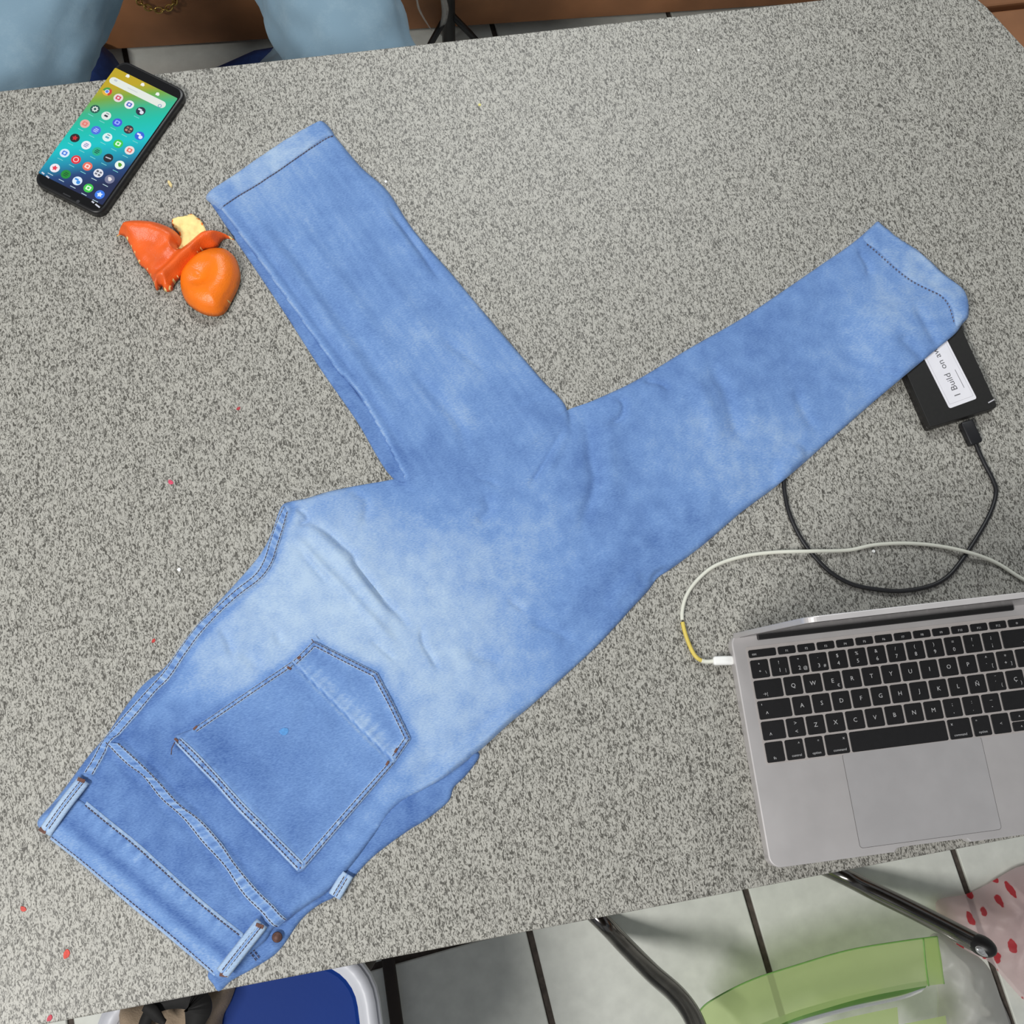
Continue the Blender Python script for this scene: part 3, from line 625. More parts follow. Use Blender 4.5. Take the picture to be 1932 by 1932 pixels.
scr.location = ((sx0+sx1)/2, (sy0+sy1)/2, PH + 0.0003)
ic = {}
def em(c):
    if c not in ic: ic[c] = emit('icon_%02x%02x%02x' % c, srgb(*c), 1.18)
    return ic[c]
def disc(name, x, y, r, z, c, parent, n=20, poly=None):
    pts = poly or [(x + r*math.cos(2*math.pi*k/n), y + r*math.sin(2*math.pi*k/n)) for k in range(n)]
    return bm_obj(name, prism_bm(pts, z, z + 0.00006), em(c), parent)
def rectp(x, y, w, h, a=0): ca, sa = math.cos(a), math.sin(a); return [(x + u*ca - v*sa, y + u*sa + v*ca) for u, v in ((-w/2, -h/2), (w/2, -h/2), (w/2, h/2), (-w/2, h/2))]
WH = (236, 238, 236)
ICONS = [(808, 470, (214, 60, 44), 'ring'), (928, 538, (228, 214, 216), (206, 60, 84), 'sq'), (1045, 610, (232, 232, 240), (72, 92, 190), 'sq'), (1168, 680, (22, 34, 58), (220, 224, 236), 'two'),
 (678, 658, (20, 84, 74), (214, 224, 218), 'gear'), (798, 730, (220, 230, 226), (40, 44, 60), 'half'), (917, 803, (58, 84, 220), (150, 170, 250), 'sq'), (1038, 877, (44, 36, 52), (190, 140, 120), 'four'), (1155, 945, (40, 96, 216), (230, 236, 250), 'two'),
 (570, 815, (228, 170, 160), (226, 120, 110), 'sq'), (688, 885, (70, 110, 222), (190, 204, 250), 'bars'), (810, 960, (218, 240, 240), (84, 170, 190), 'half'), (926, 1030, (50, 196, 76), (220, 250, 220), 'sq'), (1048, 1100, (238, 222, 220), (222, 110, 100), 'sq'),
 (462, 968, (26, 22, 26), (196, 34, 40), 'dot'), (583, 1045, (236, 238, 244), (110, 110, 170), 'bars'), (700, 1113, (20, 176, 138), (14, 44, 40), 'bars'), (820, 1183, (22, 24, 34), (190, 190, 200), 'bar'), (943, 1257, (232, 244, 236), (78, 156, 30), 'leaf'),
 (352, 1130, (214, 232, 250), (74, 124, 222), 'sq'), (474, 1200, (222, 42, 58), (250, 200, 200), 'ring'), (597, 1272, (232, 110, 90), (250, 216, 210), 'sq'), (714, 1345, (226, 228, 236), (110, 112, 130), 'four'), (835, 1410, (120, 122, 150), (232, 226, 226), 'leaf'),
 (247, 1290, (236, 232, 240), (226, 60, 84), 'dot'), (365, 1357, (16, 140, 50), (10, 70, 30), 'bars'), (488, 1428, (222, 238, 250), (60, 140, 220), 'two'), (607, 1505, (60, 200, 72), (220, 250, 220), 'sq'), (728, 1575, (52, 120, 232), (220, 236, 252), 'dot')]
for k, I in enumerate(ICONS):
    x, y = lp(*c8(I[0], I[1])); r = 0.00505; c1 = I[2]; gl = I[-1]; c2 = I[3] if len(I) > 4 else None; z = PH + 0.00046
    o = disc('app_icon', x, y, r, z, c1, phone)
    if gl == 'ring' and c2 is None:
        for a0, cc in ((0, (60, 150, 70)), (120, (226, 176, 50)), (240, (206, 56, 44))):
            pts = [(x, y)] + [(x + r*0.99*math.cos(math.radians(a0 + 70 + t)), y + r*0.99*math.sin(math.radians(a0 + 70 + t))) for t in range(0, 121, 20)]
            disc('glyph', 0, 0, 0, z + 0.00006, cc, o, poly=pts)
        disc('glyph', x, y, r*0.48, z + 0.00012, (236, 238, 240), o); disc('glyph', x, y, r*0.36, z + 0.00018, (92, 130, 226), o)
    elif gl == 'ring': disc('glyph', x, y, r*0.6, z + 0.00006, c2, o); disc('glyph', x, y, r*0.42, z + 0.00012, c1, o)
    elif gl == 'sq':
        disc('glyph', 0, 0, 0, z + 0.00006, c2, o, poly=[(x + u, y + v) for u, v in rrect(r*1.05, r*0.95, r*0.2, 3)]); disc('glyph', x, y, r*0.26, z + 0.00012, c1, o)
    elif gl == 'two': disc('glyph', 0, 0, 0, z + 0.00006, c2, o, poly=rectp(x - r*.3, y + r*.25, r*.8, r*.4)); disc('glyph', x + r*.35, y - r*.2, r*.42, z + 0.00012, c2, o)
    elif gl == 'gear':
        disc('glyph', 0, 0, 0, z + 0.00006, c2, o, poly=[(x + r*(0.72 if q % 2 else 0.52)*math.cos(q*math.pi/8), y + r*(0.72 if q % 2 else 0.52)*math.sin(q*math.pi/8)) for q in range(16)]); disc('glyph', x, y, r*.28, z + 0.00012, c1, o)
    elif gl == 'half': disc('glyph', 0, 0, 0, z + 0.00006, c2, o, poly=rectp(x, y - r*.05, r*.8, r*.42)); disc('glyph', 0, 0, 0, z + 0.00006, (110, 120, 130), o, poly=rectp(x, y + r*.55, r*.7, r*.18))
    elif gl == 'four':
        for u in (-1, 1):
            for v in (-1, 1): disc('glyph', 0, 0, 0, z + 0.00006, c2 if u*v > 0 else tuple(int(q*.75) for q in c2), o, poly=rectp(x + u*r*.36, y + v*r*.32, r*.5, r*.42))
    elif gl == 'bars':
        for v in (-.35, 0, .35): disc('glyph', 0, 0, 0, z + 0.00006, c2, o, poly=rectp(x + v*r*.1, y + v*r, r*(1.0 - abs(v)*.6), r*.16))
    elif gl == 'bar': disc('glyph', 0, 0, 0, z + 0.00006, c2, o, poly=rectp(x, y, r*1.2, r*.24, .1))
    elif gl == 'leaf': disc('glyph', 0, 0, 0, z + 0.00006, c2, o, poly=[(x - r*.5, y + r*.35), (x, y + r*.45), (x + r*.45, y + r*.2), (x + r*.35, y - r*.35), (x, y - r*.45), (x - r*.35, y - r*.05)])
    elif gl == 'dot': disc('glyph', 0, 0, 0, z + 0.00006, c2, o, poly=[(x + r*(0.62 if q % 2 else 0.36)*math.cos(q*math.pi/5), y + r*(0.62 if q % 2 else 0.36)*math.sin(q*math.pi/5)) for q in range(10)])
    if I[1] > 630: disc('icon_caption', 0, 0, 0, z, (190, 216, 222) if y < sy0 + .03 else (120, 206, 206), phone, poly=rectp(x, y - 0.0082, 0.0062, 0.0007))
a_, b_ = lp(*c8(890, 335)), lp(*c8(1378, 628)); dx, dy = b_[0]-a_[0], b_[1]-a_[1]
sb = disc('search_bar', 0, 0, 0, PH + .00046, (224, 230, 222), phone, poly=[((a_[0]+b_[0])/2 + u, (a_[1]+b_[1])/2 + v) for u, v in rrect(math.hypot(dx, dy) + 0.0085, 0.0085, 0.0042, 6)])
x, y = lp(*c8(1372, 624)); disc('glyph', x, y, 0.0021, PH + .00053, (120, 150, 190), sb); disc('glyph', x, y, 0.0013, PH + .0006, (224, 230, 222), sb)
x, y = lp(*c8(900, 352)); disc('glyph', 0, 0, 0, PH + .00053, (190, 196, 204), sb, poly=rectp(x, y, .0035, .0022)); x, y = lp(*c8(1080, 455)); disc('glyph', 0, 0, 0, PH + .00053, (206, 212, 210), sb, poly=rectp(x, y, .012, .0012))
for cx, cy in ((1030, 303), (1190, 395), (1350, 497)):
    x, y = lp(*c8(cx, cy)); disc('status_symbol', 0, 0, 0, PH + .00046, WH, phone, poly=[(x - .002, y - .0018), (x + .0016, y - .0018), (x + .0022, y), (x + .0002, y + .0022), (x - .002, y + .0012)])
for cx, cy, w_ in ((120, 1345, .0035), (170, 1385, .004), (655, 1655, .003), (705, 1695, .006)):
    x, y = lp(*c8(cx, cy)); disc('status_symbol', 0, 0, 0, PH + .00046, (206, 210, 222), phone, poly=rectp(x, y, w_, .0016, -.2))
M['slot'] = mat('earpiece_dark', srgb(38, 38, 42), 0.5, noise_amt=0.2, noise_scale=200)
x, y = lp(*c8(375, 1580)); o = bm_obj('earpiece', prism_bm(rrect(0.009, 0.0013, 0.0006, 3), PH + .0002, PH + .0005), M['slot'], phone); o.location = (x, y, 0)
x, y = lp(*c8(495, 1648)); bm_obj('front_camera', prism_bm([(x + .0018*math.cos(t*.4), y + .0018*math.sin(t*.4)) for t in range(16)], PH + .0002, PH + .0005), M['slot'], phone)

# ================================================================== TANGERINE PEEL
def rind_mat():
    m = mat('tangerine_rind', srgb(240, 118, 14), 0.36, noise_amt=0.16, noise_scale=26, bump=0.35, bump_scale=700); m.node_tree.nodes['Principled BSDF'].inputs['Subsurface Weight'].default_value = 0.06
    m.node_tree.nodes['Principled BSDF'].inputs['Subsurface Radius'].default_value = (0.004, 0.002, 0.001); return m
M['rind'] = rind_mat(); M['rind_red'] = mat('red_rind', srgb(234, 98, 32), 0.4, noise_amt=0.2, noise_scale=30, bump=0.35, bump_scale=700)
M['pith'] = mat('cream_pith', srgb(250, 222, 150), 0.8, noise_amt=0.12, noise_scale=120, bump=0.6, bump_scale=260)
c3 = lambda pts: crop(pts, 180, 360, 6.0375)
pl = at(360, 500); peel = empty('tangerine_peel', (pl.x, pl.y, TZ)); tag(peel, 'torn orange tangerine peel lying beside the jeans hem', 'fruit peel')
def shell(name, outline, m, e0, H, Rr, extra=None, th=0.0018, grid=0.0012, hpx=0.008, powr=0.5, jag=0.0, rimn=0.55):
    pts = [Vector(p) for p in xy(c3(outline), hpx)]
    loop = resample(catmull(pts, 6, True), grid*1.2, True)
    if jag:
        cen = loop.mean(0); loop = loop + (loop - cen)*np.array([[random.uniform(-jag, jag)] for _ in loop])
    A = 0.5*np.sum(loop[:, 0]*np.roll(loop[:, 1], -1) - np.roll(loop[:, 0], -1)*loop[:, 1])
    if A < 0: loop = loop[::-1]
    P, fs, n = triangulate(loop, grid); d, _, _ = seg_dist(P, np.vstack([loop, loop[:1]]))
    q = np.clip(d/Rr, 0, 1); z = e0 + H*(1 - (1-q)**2)**powr
    if extra is not None: z = z + extra(P, d)
    z = np.maximum(z, 0.0021) + 0.0003*fbm(P, 90, 3.0)
    o = mesh_obj(name, [(P[i, 0], P[i, 1], TZ + z[i]) for i in range(len(P))], fs, [m, M['pith']], peel)
    jn = vnoise(P[:, 0]*260, P[:, 1]*260, 4.0); o.data.polygons.foreach_set('material_index', [1 if (max(d[i] for i in f) < .0024 and sum(jn[i] for i in f) > rimn) else 0 for f in fs])
    md = o.modifiers.new('thickness', 'SOLIDIFY'); md.thickness = th; md.offset = -1; md.material_offset = 1; md.material_offset_rim = 1; md.use_rim = True
    return o
def bump_at(x, y, r, a, hpx=.012):
    (cx, cy), = xy(c3([(x, y)]), hpx); return lambda P: a*np.exp(-((P[:, 0]-cx)**2 + (P[:, 1]-cy)**2)/(r/6.0375/2000)**2)
dome_px = [(952, 960), (975, 880), (1045, 790), (1150, 700), (1280, 645), (1400, 632), (1500, 655), (1580, 725), (1622, 830), (1636, 950), (1605, 1080), (1545, 1200), (1475, 1330), (1400, 1385), (1280, 1388), (1150, 1340), (1040, 1260), (980, 1170), (950, 1060)]
d1, d2, d3 = bump_at(1190, 990, 150, -0.0095), bump_at(1165, 975, 36, 0.0016), bump_at(1400, 1120, 200, 0.002)
shell('rind_dome', dome_px, M['rind'], 0.004, 0.020, 0.021, lambda P, d: d1(P) + d2(P) + d3(P)*(d > .004), grid=0.0012, hpx=.012, rimn=1.15)
lobe_px = [(215, 475), (265, 432), (300, 372), (370, 332), (520, 315), (680, 335), (820, 385), (920, 450), (962, 515), (948, 580), (930, 615), (955, 645), (1040, 580), (1110, 515), (1190, 455), (1300, 435), (1430, 455), (1540, 498), (1558, 520), (1470, 508), (1412, 545), (1382, 600), (1335, 625), (1240, 640), (1190, 690), (1160, 760), (1060, 850), (985, 930), (942, 970), (905, 1000), (870, 1050), (860, 1095), (800, 1120), (760, 1100), (735, 1048), (690, 1100), (660, 1075), (640, 1010), (600, 930), (540, 850), (480, 800), (430, 700), (380, 600), (330, 510), (300, 478), (245, 462)]
ridge1 = xy(c3([(300, 420), (450, 420), (620, 430), (760, 480), (880, 560), (900, 640)]), .015); ridge2 = xy(c3([(700, 1060), (800, 930), (900, 850), (1000, 770), (1130, 660), (1250, 530), (1420, 480)]), .012)
valley = xy(c3([(760, 900), (860, 800), (960, 700)]), .008)
def lobe_h(P, d):
    a, _, _ = seg_dist(P, ridge1); b, _, _ = seg_dist(P, ridge2); c, _, _ = seg_dist(P, valley)
    f = np.clip(d/.006, 0, 1)
    return (0.008*np.exp(-(a/0.010)**2) + 0.0070*np.exp(-(b/0.0060)**2) - 0.004*np.exp(-(c/0.006)**2))*f
shell('rind_lobe', lobe_px, M['rind_red'], 0.003, 0.011, 0.013, lobe_h, grid=0.0012, hpx=.010, jag=0.004)
flap_px = [(880, 305), (1000, 282), (1080, 250), (1130, 275), (1200, 330), (1252, 430), (1250, 480), (1120, 600), (1000, 660), (930, 640), (955, 500), (918, 440), (868, 372)]
fl = shell('pith_flap', flap_px, M['pith'], 0.0024, 0.0012, 0.006, lambda P, d: 0.0016*fbm(P, 110, 5.0), grid=0.0012, hpx=.004, jag=0.006)
fl.data.materials[1] = M['rind']
M['crumb'] = mat('pith_crumb', srgb(216, 196, 140), 0.8, noise_amt=0.2, noise_scale=300)
sc_ = at(320, 347, .001); o = bm_obj('peel_scrap', prism_bm([(.001, .005), (.0022, .002), (.0018, -.002), (-.0005, -.005), (-.0012, -.001), (-.0008, .003)], 0.0001, .0012, .0004), M['crumb']); o.location = (sc_.x, sc_.y, TZ); o.rotation_euler = (0, 0, .45)
tag(o, 'tiny pale peel scrap on the table between phone and jeans', 'peel scrap')

# ================================================================== LAPTOP
LX, LY, LT = 0.2681, -0.1189, -0.05
laptop = empty('laptop', (LX, LY, TZ), LT); tag(laptop, 'open silver laptop with black keys on the table corner', 'laptop')
LW, LD, LH = 0.3041, 0.2124, 0.0149
M['alu'] = mat('brushed_aluminium', srgb(206, 202, 202), 0.42, 0.45, noise_amt=0.05, noise_scale=30)
M['alu_dark'] = mat('keyboard_well', srgb(178, 172, 170), 0.6, 0.0, noise_amt=0.05, noise_scale=60)
M['key'] = mat('black_key', srgb(22, 21, 23), 0.5, noise_amt=0.15, noise_scale=200)
M['legend'] = mat('key_legend', srgb(196, 196, 198), 0.6, noise_amt=0.08, noise_scale=300)
M['hinge'] = mat('hinge_black', srgb(18, 17, 18), 0.5, noise_amt=0.2, noise_scale=90)
M['trackpad'] = mat('trackpad_glass', srgb(200, 197, 198), 0.36, 0.42, noise_amt=0.04, noise_scale=40)
M['line'] = mat('trackpad_gap', srgb(96, 93, 93), 0.6, noise_amt=0.1, noise_scale=100)
# base, with the finger notch cut into the front edge
half = rrect(LW, LD, 0.0105, 8); pts = [(x + LW/2, y + LD/2) for x, y in half]
i0 = max(range(len(pts)), key=lambda i: (-pts[i][1], -pts[i][0]))
base_poly = []
for i, p in enumerate(pts):
    base_poly.append(p)
    q = pts[(i+1) % len(pts)]
    if abs(p[1]) < 1e-6 and abs(q[1]) < 1e-6 and q[0] - p[0] > 0.1:
        base_poly += [(0.116, 0.0), (0.119, 0.0030), (0.124, 0.0036), (0.180, 0.0036), (0.185, 0.0030), (0.188, 0.0)]
bm_obj('base', prism_bm(base_poly, 0.0012, LH, 0.0012, 3), M['alu'], laptop, False)
for ux, vy in ((.02, .02), (.284, .02), (.02, .19), (.284, .19)):
    o = bm_obj('rubber_foot', prism_bm([(.006*math.cos(t*math.pi/6), .006*math.sin(t*math.pi/6)) for t in range(12)], 0, .0014), M['hinge'], laptop); o.location = (ux, vy, 0)
PIT = 0.019; KX = 0.0415 - 1.5*PIT; KY = 0.177
bm_obj('keyboard_well', prism_bm([(KX + 14.5*PIT/2 + u, KY - 0.0372 + 0.0045 + v) for u, v in rrect(14.5*PIT + 0.001, 5.72*PIT, 0.002, 3)], LH - .0005, LH + .0002), M['alu_dark'], laptop)
def key(cx, cy, w, h, legends):
    o = bm_obj('key', prism_bm([(u, v) for u, v in rrect(w, h, 0.0014, 3)], LH + .0001, LH + .0011, .0003, 1), M['key'], laptop); o.location = (cx, cy, 0)
    for s, size, dx_, dy_ in legends:
        text_obj('legend', s, size, M['legend'], o, (dx_*w/2, dy_*h/2, LH + .00117))
G = 0.0021
def row(v, h, seq, u=0.0):
    for wu, leg in seq:
        key(KX + (u + wu/2)*PIT, v, wu*PIT - G, h, leg); u += wu
    return u
H1 = PIT - G
row(KY + 0.0146, 0.0072, [(1.5, [('esc', .0034, -.6, -.1)])] + [(1, [(s, .0030, 0, -.2)]) for s in FN] + [(1, [('o', .004, 0, 0)])])
row(KY, H1, [(1, [(a, .0052, -.05, -.4), (b, .0046, -.05, .45)] + ([(c, .0042, .6, -.45)] if c else [])) for a, b, c in ROW1] + [(1.5, [('<', .004, .6, -.5)])])
row(KY - PIT, H1, [(1.5, [('→|' if '→|' in TEXT else '>', .0042, -.3, -.55)])] + [(1, [(s, .0056, 0, 0)] + ([('€', .004, .6, -.55)] if s == 'E' else [])) for s in ROW2] + [(1, [('^', .0048, 0, .5), ('`', .0048, -.1, -.3), ('[', .004, .55, -.4)]), (1, [('*', .005, 0, .4), ('+', .005, -.1, -.3), (']', .004, .55, -.4)]), (1, [])])
row(KY - 2*PIT, H1, [(1.75, [("'", .006, -.75, .4), ('⇧' if False else '^', .006, -.5, -.45)])] + [(1, [(s, .0056, 0, 0)]) for s in ROW3] + [(1, [('¨', .0048, 0, .5), ('´', .0048, -.1, -.1), ('{', .004, .55, -.4)]), (1, [('Ç', .0054, 0, 0), ('}', .004, .6, -.4)]), (.75, [])])
row(KY - 3*PIT, H1, [(1.25, [('^', .006, -.3, -.5)]), (1, [('>', .005, 0, .45), ('<', .005, 0, -.45)])] + [(1, [(s, .0056, 0, 0)]) for s in ROW4] + [(1, [(';', .005, 0, .4), (',', .005, 0, -.4)]), (1, [(':', .005, 0, .4), ('.', .005, 0, -.4)]), (1, [('_', .005, 0, .55), ('-', .005, 0, -.35)]), (2.25, [('^', .005, .6, -.4)])])
H5 = H1 + .0012
u_ = row(KY - 4*PIT - .0006, H5, [(1, [('fn', .0036, -.1, -.6)]), (1, [('^', .004, .55, .55), ('control', .0032, .1, -.6)]), (1, [('=', .0032, .5, .6), ('option', .0032, .1, -.6)]), (1.25, [('⌘' if False else 'x', .0042, .65, .55), ('command', .0032, .15, -.6)]), (5, []), (1.25, [('x', .0042, -.65, .55), ('command', .0032, -.05, -.6)]), (1, [('=', .0032, -.5, .6), ('option', .0032, 0, -.6)]), (1, [('<', .004, 0, 0)])])
key(KX + (u_ + .5)*PIT, KY - 4*PIT + .0042, PIT - G, .0085, [('^', .004, 0, -.2)]); key(KX + (u_ + .5)*PIT, KY - 4*PIT - .0052, PIT - G, .0085, [('^', .004, 0, -.2)])
key(KX + (u_ + 1.5)*PIT, KY - 4*PIT - .0006, PIT - G, H5, [('>', .004, 0, 0)])
TPC = (0.152, .0492)
bm_obj('trackpad_gap', prism_bm([(TPC[0] + u, TPC[1] + v) for u, v in rrect(.1346, .0842, .003, 5)], LH - .0002, LH + .00012), M['line'], laptop)
bm_obj('trackpad', prism_bm([(TPC[0] + u, TPC[1] + v) for u, v in rrect(.1338, .0834, .0027, 5)], LH - .0002, LH + .00024), M['trackpad'], laptop)
# lid, leaning slightly over the keyboard, with its screen
LEAN = math.radians(4.6); HM = Matrix.Translation((0, LD - 0.0042, LH + .0004)) @ Matrix.Rotation(LEAN, 4, 'X')
lid = prism_bm([(x + LW/2, y + .1055) for x, y in rrect(LW, .211, .0105, 8)], -0.0022, 0.0022, .0006, 2)
lid.transform(HM @ Matrix(((1, 0, 0, 0), (0, 0, 1, 0.0022), (0, 1, 0, 0), (0, 0, 0, 1))))
bm_obj('lid', lid, M['alu'], laptop)
sb_ = box_bm(LW - .012, .0004, .195, (LW/2, -.0001, .107)); sb_.transform(HM); bm_obj('display', sb_, M['phone_glass'], laptop)
hb = box_bm(LW - .05, .006, .0040, (LW/2, LD - .0055, LH + .0008), .001); bm_obj('hinge', hb, M['hinge'], laptop)
# ================================================================== HARD DRIVE + CABLES
drive = empty('external_drive', (SSD_C.x, SSD_C.y, TZ), SSD_A); tag(drive, 'black external hard drive with white sticker under the jeans hem', 'hard drive')
M['drive'] = mat('drive_black', srgb(24, 23, 22), 0.45, noise_amt=0.15, noise_scale=300); M['sticker'] = mat('white_sticker', srgb(226, 225, 232), 0.5, noise_amt=0.03, noise_scale=60)
M['ink'] = mat('sticker_ink', srgb(92, 92, 96), 0.6, noise_amt=0.2, noise_scale=300); M['ssd_edge'] = mat('drive_side', srgb(34, 32, 31), 0.3, 0.3, noise_amt=0.2, noise_scale=100)
bm_obj('lower_shell', prism_bm(rrect(SSD_W, SSD_L, .0035, 4), 0, .0068, .0006, 1), M['ssd_edge'], drive)
bm_obj('upper_shell', prism_bm(rrect(SSD_W - .0006, SSD_L - .0006, .0035, 4), .0068, SSD_H, .0008, 2), M['drive'], drive)
Ld = local(drive)
def dl(px, py): v = Ld @ at(px, py, SSD_H); return (v.x, v.y)
# sticker lower corners from the survey, running up the drive
s0, s1 = dl(1791, 771), dl(1843, 752); sang = math.atan2(s1[1]-s0[1], s1[0]-s0[0]); sw = math.hypot(s1[0]-s0[0], s1[1]-s0[1]); sl = 0.082
SM = Matrix.Translation(((s0[0]+s1[0])/2, (s0[1]+s1[1])/2, 0)) @ Matrix.Rotation(sang, 4, 'Z')
b1 = prism_bm([(x, y + sl/2) for x, y in rrect(sw, sl, .0022, 4)], SSD_H, SSD_H + .0003); b1.transform(SM); stk = bm_obj('sticker', b1, M['sticker'], drive)
def inkbar(cx, cy, w, h, name='sticker_line', m=None, z=.00032):
    b = box_bm(w, h, .0001, (cx, cy, SSD_H + z)); b.transform(SM); return bm_obj(name, b, m or M['inkp'], stk)
M['inkp'] = mat('pale_ink', srgb(186, 184, 190), 0.6, noise_amt=0.1, noise_scale=300)
inkbar(-sw/2 + .0024, sl/2, .0003, sl - .008); inkbar(sw/2 - .0024, sl/2, .0003, sl - .008); inkbar(0, .0040, sw - .0048, .0003)
inkbar(sw/2 - .0072, .0255, .0005, .021, m=M['ink'])
for s, yy, sz in (('I', .0105, .010), ('Build', .0255, .0098), ('on', .0455, .0098), ('aws', .0610, .0098)):
    me = text_obj('sticker_text', s, sz, M['ink'], stk, (0, 0, 0)); me.data.transform(SM @ Matrix.Translation((-.0010, yy, SSD_H + .0004)) @ Matrix.Rotation(math.pi/2, 4, 'Z'))
x, y = dl(1870, 757); b = box_bm(.0075, .0012, .0002, (0, 0, SSD_H + .0001)); o = bm_obj('indicator', b, M['inkp'], drive); o.location = (x, y, 0); o.rotation_euler = (0, 0, .2)

M['cable_black'] = mat('black_cable', srgb(20, 20, 24), 0.45, noise_amt=0.2, noise_scale=100); M['cable_white'] = mat('white_cable', srgb(214, 214, 202), 0.45, noise_amt=0.04, noise_scale=30); M['cable_yellow'] = mat('yellowed_cable', srgb(212, 190, 92), 0.5, noise_amt=0.12, noise_scale=60)
bc = [(1838, 822), (1842, 840), (1856, 872), (1873, 905), (1879, 930), (1868, 968), (1842, 1015), (1812, 1060), (1785, 1090), (1750, 1107), (1700, 1115), (1655, 1112), (1610, 1103), (1570, 1082), (1535, 1048), (1508, 1010), (1488, 965), (1480, 925), (1479, 900), (1484, 882)]
c0 = at(1838, 822); cable = empty('usb_cable', (c0.x, c0.y, TZ)); tag(cable, 'thin black cable plugged into the hard drive, running under the jeans', 'cable')
P3 = catmull([at(x, y, .0045 if i < 1 else .0026) for i, (x, y) in enumerate(bc)], 8)
o = tube('cord', P3, .00215, M['cable_black'], cable, 10)
a = at(1822, 795, .006); b = at(1841, 838, .005); ang = math.atan2(b.y - a.y, b.x - a.x) - math.pi/2; L_ = (b - a).length
pb = prism_bm(rrect(.0135, L_, .0022, 3), .0008, .0086, .0012, 2); pb.transform(local(cable) @ Matrix.Translation(((a.x+b.x)/2, (a.y+b.y)/2, TZ)) @ Matrix.Rotation(ang, 4, 'Z')); bm_obj('plug', pb, M['cable_black'], cable, True)
wc = [(1350, 1247), (1330, 1248), (1314, 1240), (1302, 1220), (1290, 1185), (1287, 1155), (1296, 1122), (1318, 1092), (1350, 1067), (1400, 1050), (1460, 1042), (1530, 1040), (1600, 1038), (1650, 1028), (1710, 1025), (1770, 1030), (1830, 1043), (1880, 1062), (1932, 1094), (1990, 1120), (2060, 1125), (2140, 1100), (2230, 1080)]
def wz(i, x): return .0075 if i < 1 else (.005 if i < 3 else (.0062 if (1490 < x < 1570 or 1800 < x < 1870) else .0026))
c0 = at(1350, 1247); wcab = empty('charging_cable', (c0.x, c0.y, TZ)); tag(wcab, 'white charging cable with yellowed end plugged into laptop side', 'cable')
P3 = catmull([at(x, y, wz(i, x)) for i, (x, y) in enumerate(wc)], 8)
tube('strain_relief', P3[:12], .0021, M['cable_white'], wcab, 10)
tube('yellowed_sleeve', P3[8:36], .00195, M['cable_yellow'], wcab, 10); tube('cord', P3[36:], .0019, M['cable_white'], wcab, 10)
a = at(1345, 1247, .0075); b = at(1384, 1246, .0075); ang = math.atan2(b.y - a.y, b.x - a.x); L_ = (b - a).length
pb = prism_bm(rrect(L_, .0085, .0025, 4), .0042, .0108, .0018, 2); pb.transform(local(wcab) @ Matrix.Translation(((a.x+b.x)/2, (a.y+b.y)/2, TZ)) @ Matrix.Rotation(ang, 4, 'Z')); bm_obj('plug', pb, mat('white_plug', srgb(238, 238, 236), 0.35, noise_amt=.02, noise_scale=40), wcab, True)

# ================================================================== crumbs on the table
def flake(px, py, size, c, label, lab_cat, rz, asp=1.7):
    p = at(px, py); r = size/2
    pts = [(r*asp*math.cos(t)*(.85 + .15*math.sin(3*t)), r*math.sin(t)) for t in [2*math.pi*k/9 for k in range(9)]]
    o = bm_obj('paint_fleck', prism_bm(pts, .00005, .0007, .0002, 1), mat('fleck_%d_%d' % (px, py), srgb(*c), 0.6, noise_amt=.2, noise_scale=500)); o.location = (p.x, p.y, TZ); o.rotation_euler = (0, 0, rz)
    tag(o, label, lab_cat, 'flecks on the table')
flake(126, 1800, .0055, (200, 62, 48), 'largest red fleck near the waistband corner of the jeans', 'fleck', 1.2)
flake(44, 1715, .004, (196, 66, 56), 'red fleck at the left picture edge beside the waistband', 'fleck', -.7)
flake(94, 1921, .004, (186, 52, 72), 'crimson fleck on the table front edge', 'fleck', .9)
flake(322, 910, .004, (206, 70, 100), 'pink fleck left of the jeans crotch', 'fleck', -.8)
flake(450, 771, .003, (172, 52, 60), 'dark red fleck below the orange peel', 'fleck', .5)
flake(290, 1209, .003, (186, 54, 50), 'small red fleck left of the jeans seat', 'fleck', .9)
flake(338, 1075, .0036, (240, 242, 240), 'white crumb left of the jeans seat seam', 'crumb', .2, 1.2)
flake(728, 343, .003, (244, 244, 244), 'white crumb right of the upper jeans leg', 'crumb', .2, 1.2)
flake(905, 198, .0032, (222, 214, 130), 'yellowish crumb alone on the far half of the table', 'crumb', .6, 1.2)
flake(1648, 1040, .0034, (240, 240, 236), 'white crumb touching the white cable', 'crumb', .6, 1.2)
flake(1318, 95, .003, (236, 236, 232), 'white crumb near the far table edge', 'crumb', .2, 1.2)

# ================================================================== FAR SIDE: wooden cabinet, chair, person
M['wood'] = mat('brown_wood', srgb(158, 108, 72), 0.5, noise_amt=0.25, noise_scale=9, bump=0.15, bump_scale=40)
M['wood_dark'] = mat('dark_plinth', srgb(44, 34, 28), 0.7, noise_amt=0.3, noise_scale=20)
cab = empty('wooden_bench', (0.25, 1.384, 0)); tag(cab, 'long brown wooden bench with solid front beyond the far table edge', 'bench')
cab.rotation_euler = (0, 0, -0.05)
bm_obj('plinth', box_bm(2.3, .30, .028, (-.1, .20, .014)), M['wood_dark'], cab)
for x0, x1 in ((-1.25, -.235), (-.232, 1.05)): bm_obj('front_board', box_bm(x1 - x0, .02, .385, ((x0+x1)/2, .01, .2225), .003), M['wood'], cab)
bm_obj('seat_board', box_bm(2.3, .40, .025, (-.1, .19, .4275), .004), M['wood'], cab)
bm_obj('back_board', box_bm(2.3, .02, .38, (-.1, .36, .22), .003), M['wood'], cab)
ben = empty('wooden_bench', (1.30, 1.03, 0)); tag(ben, 'brown wooden bench boards behind the far right table corner', 'bench')
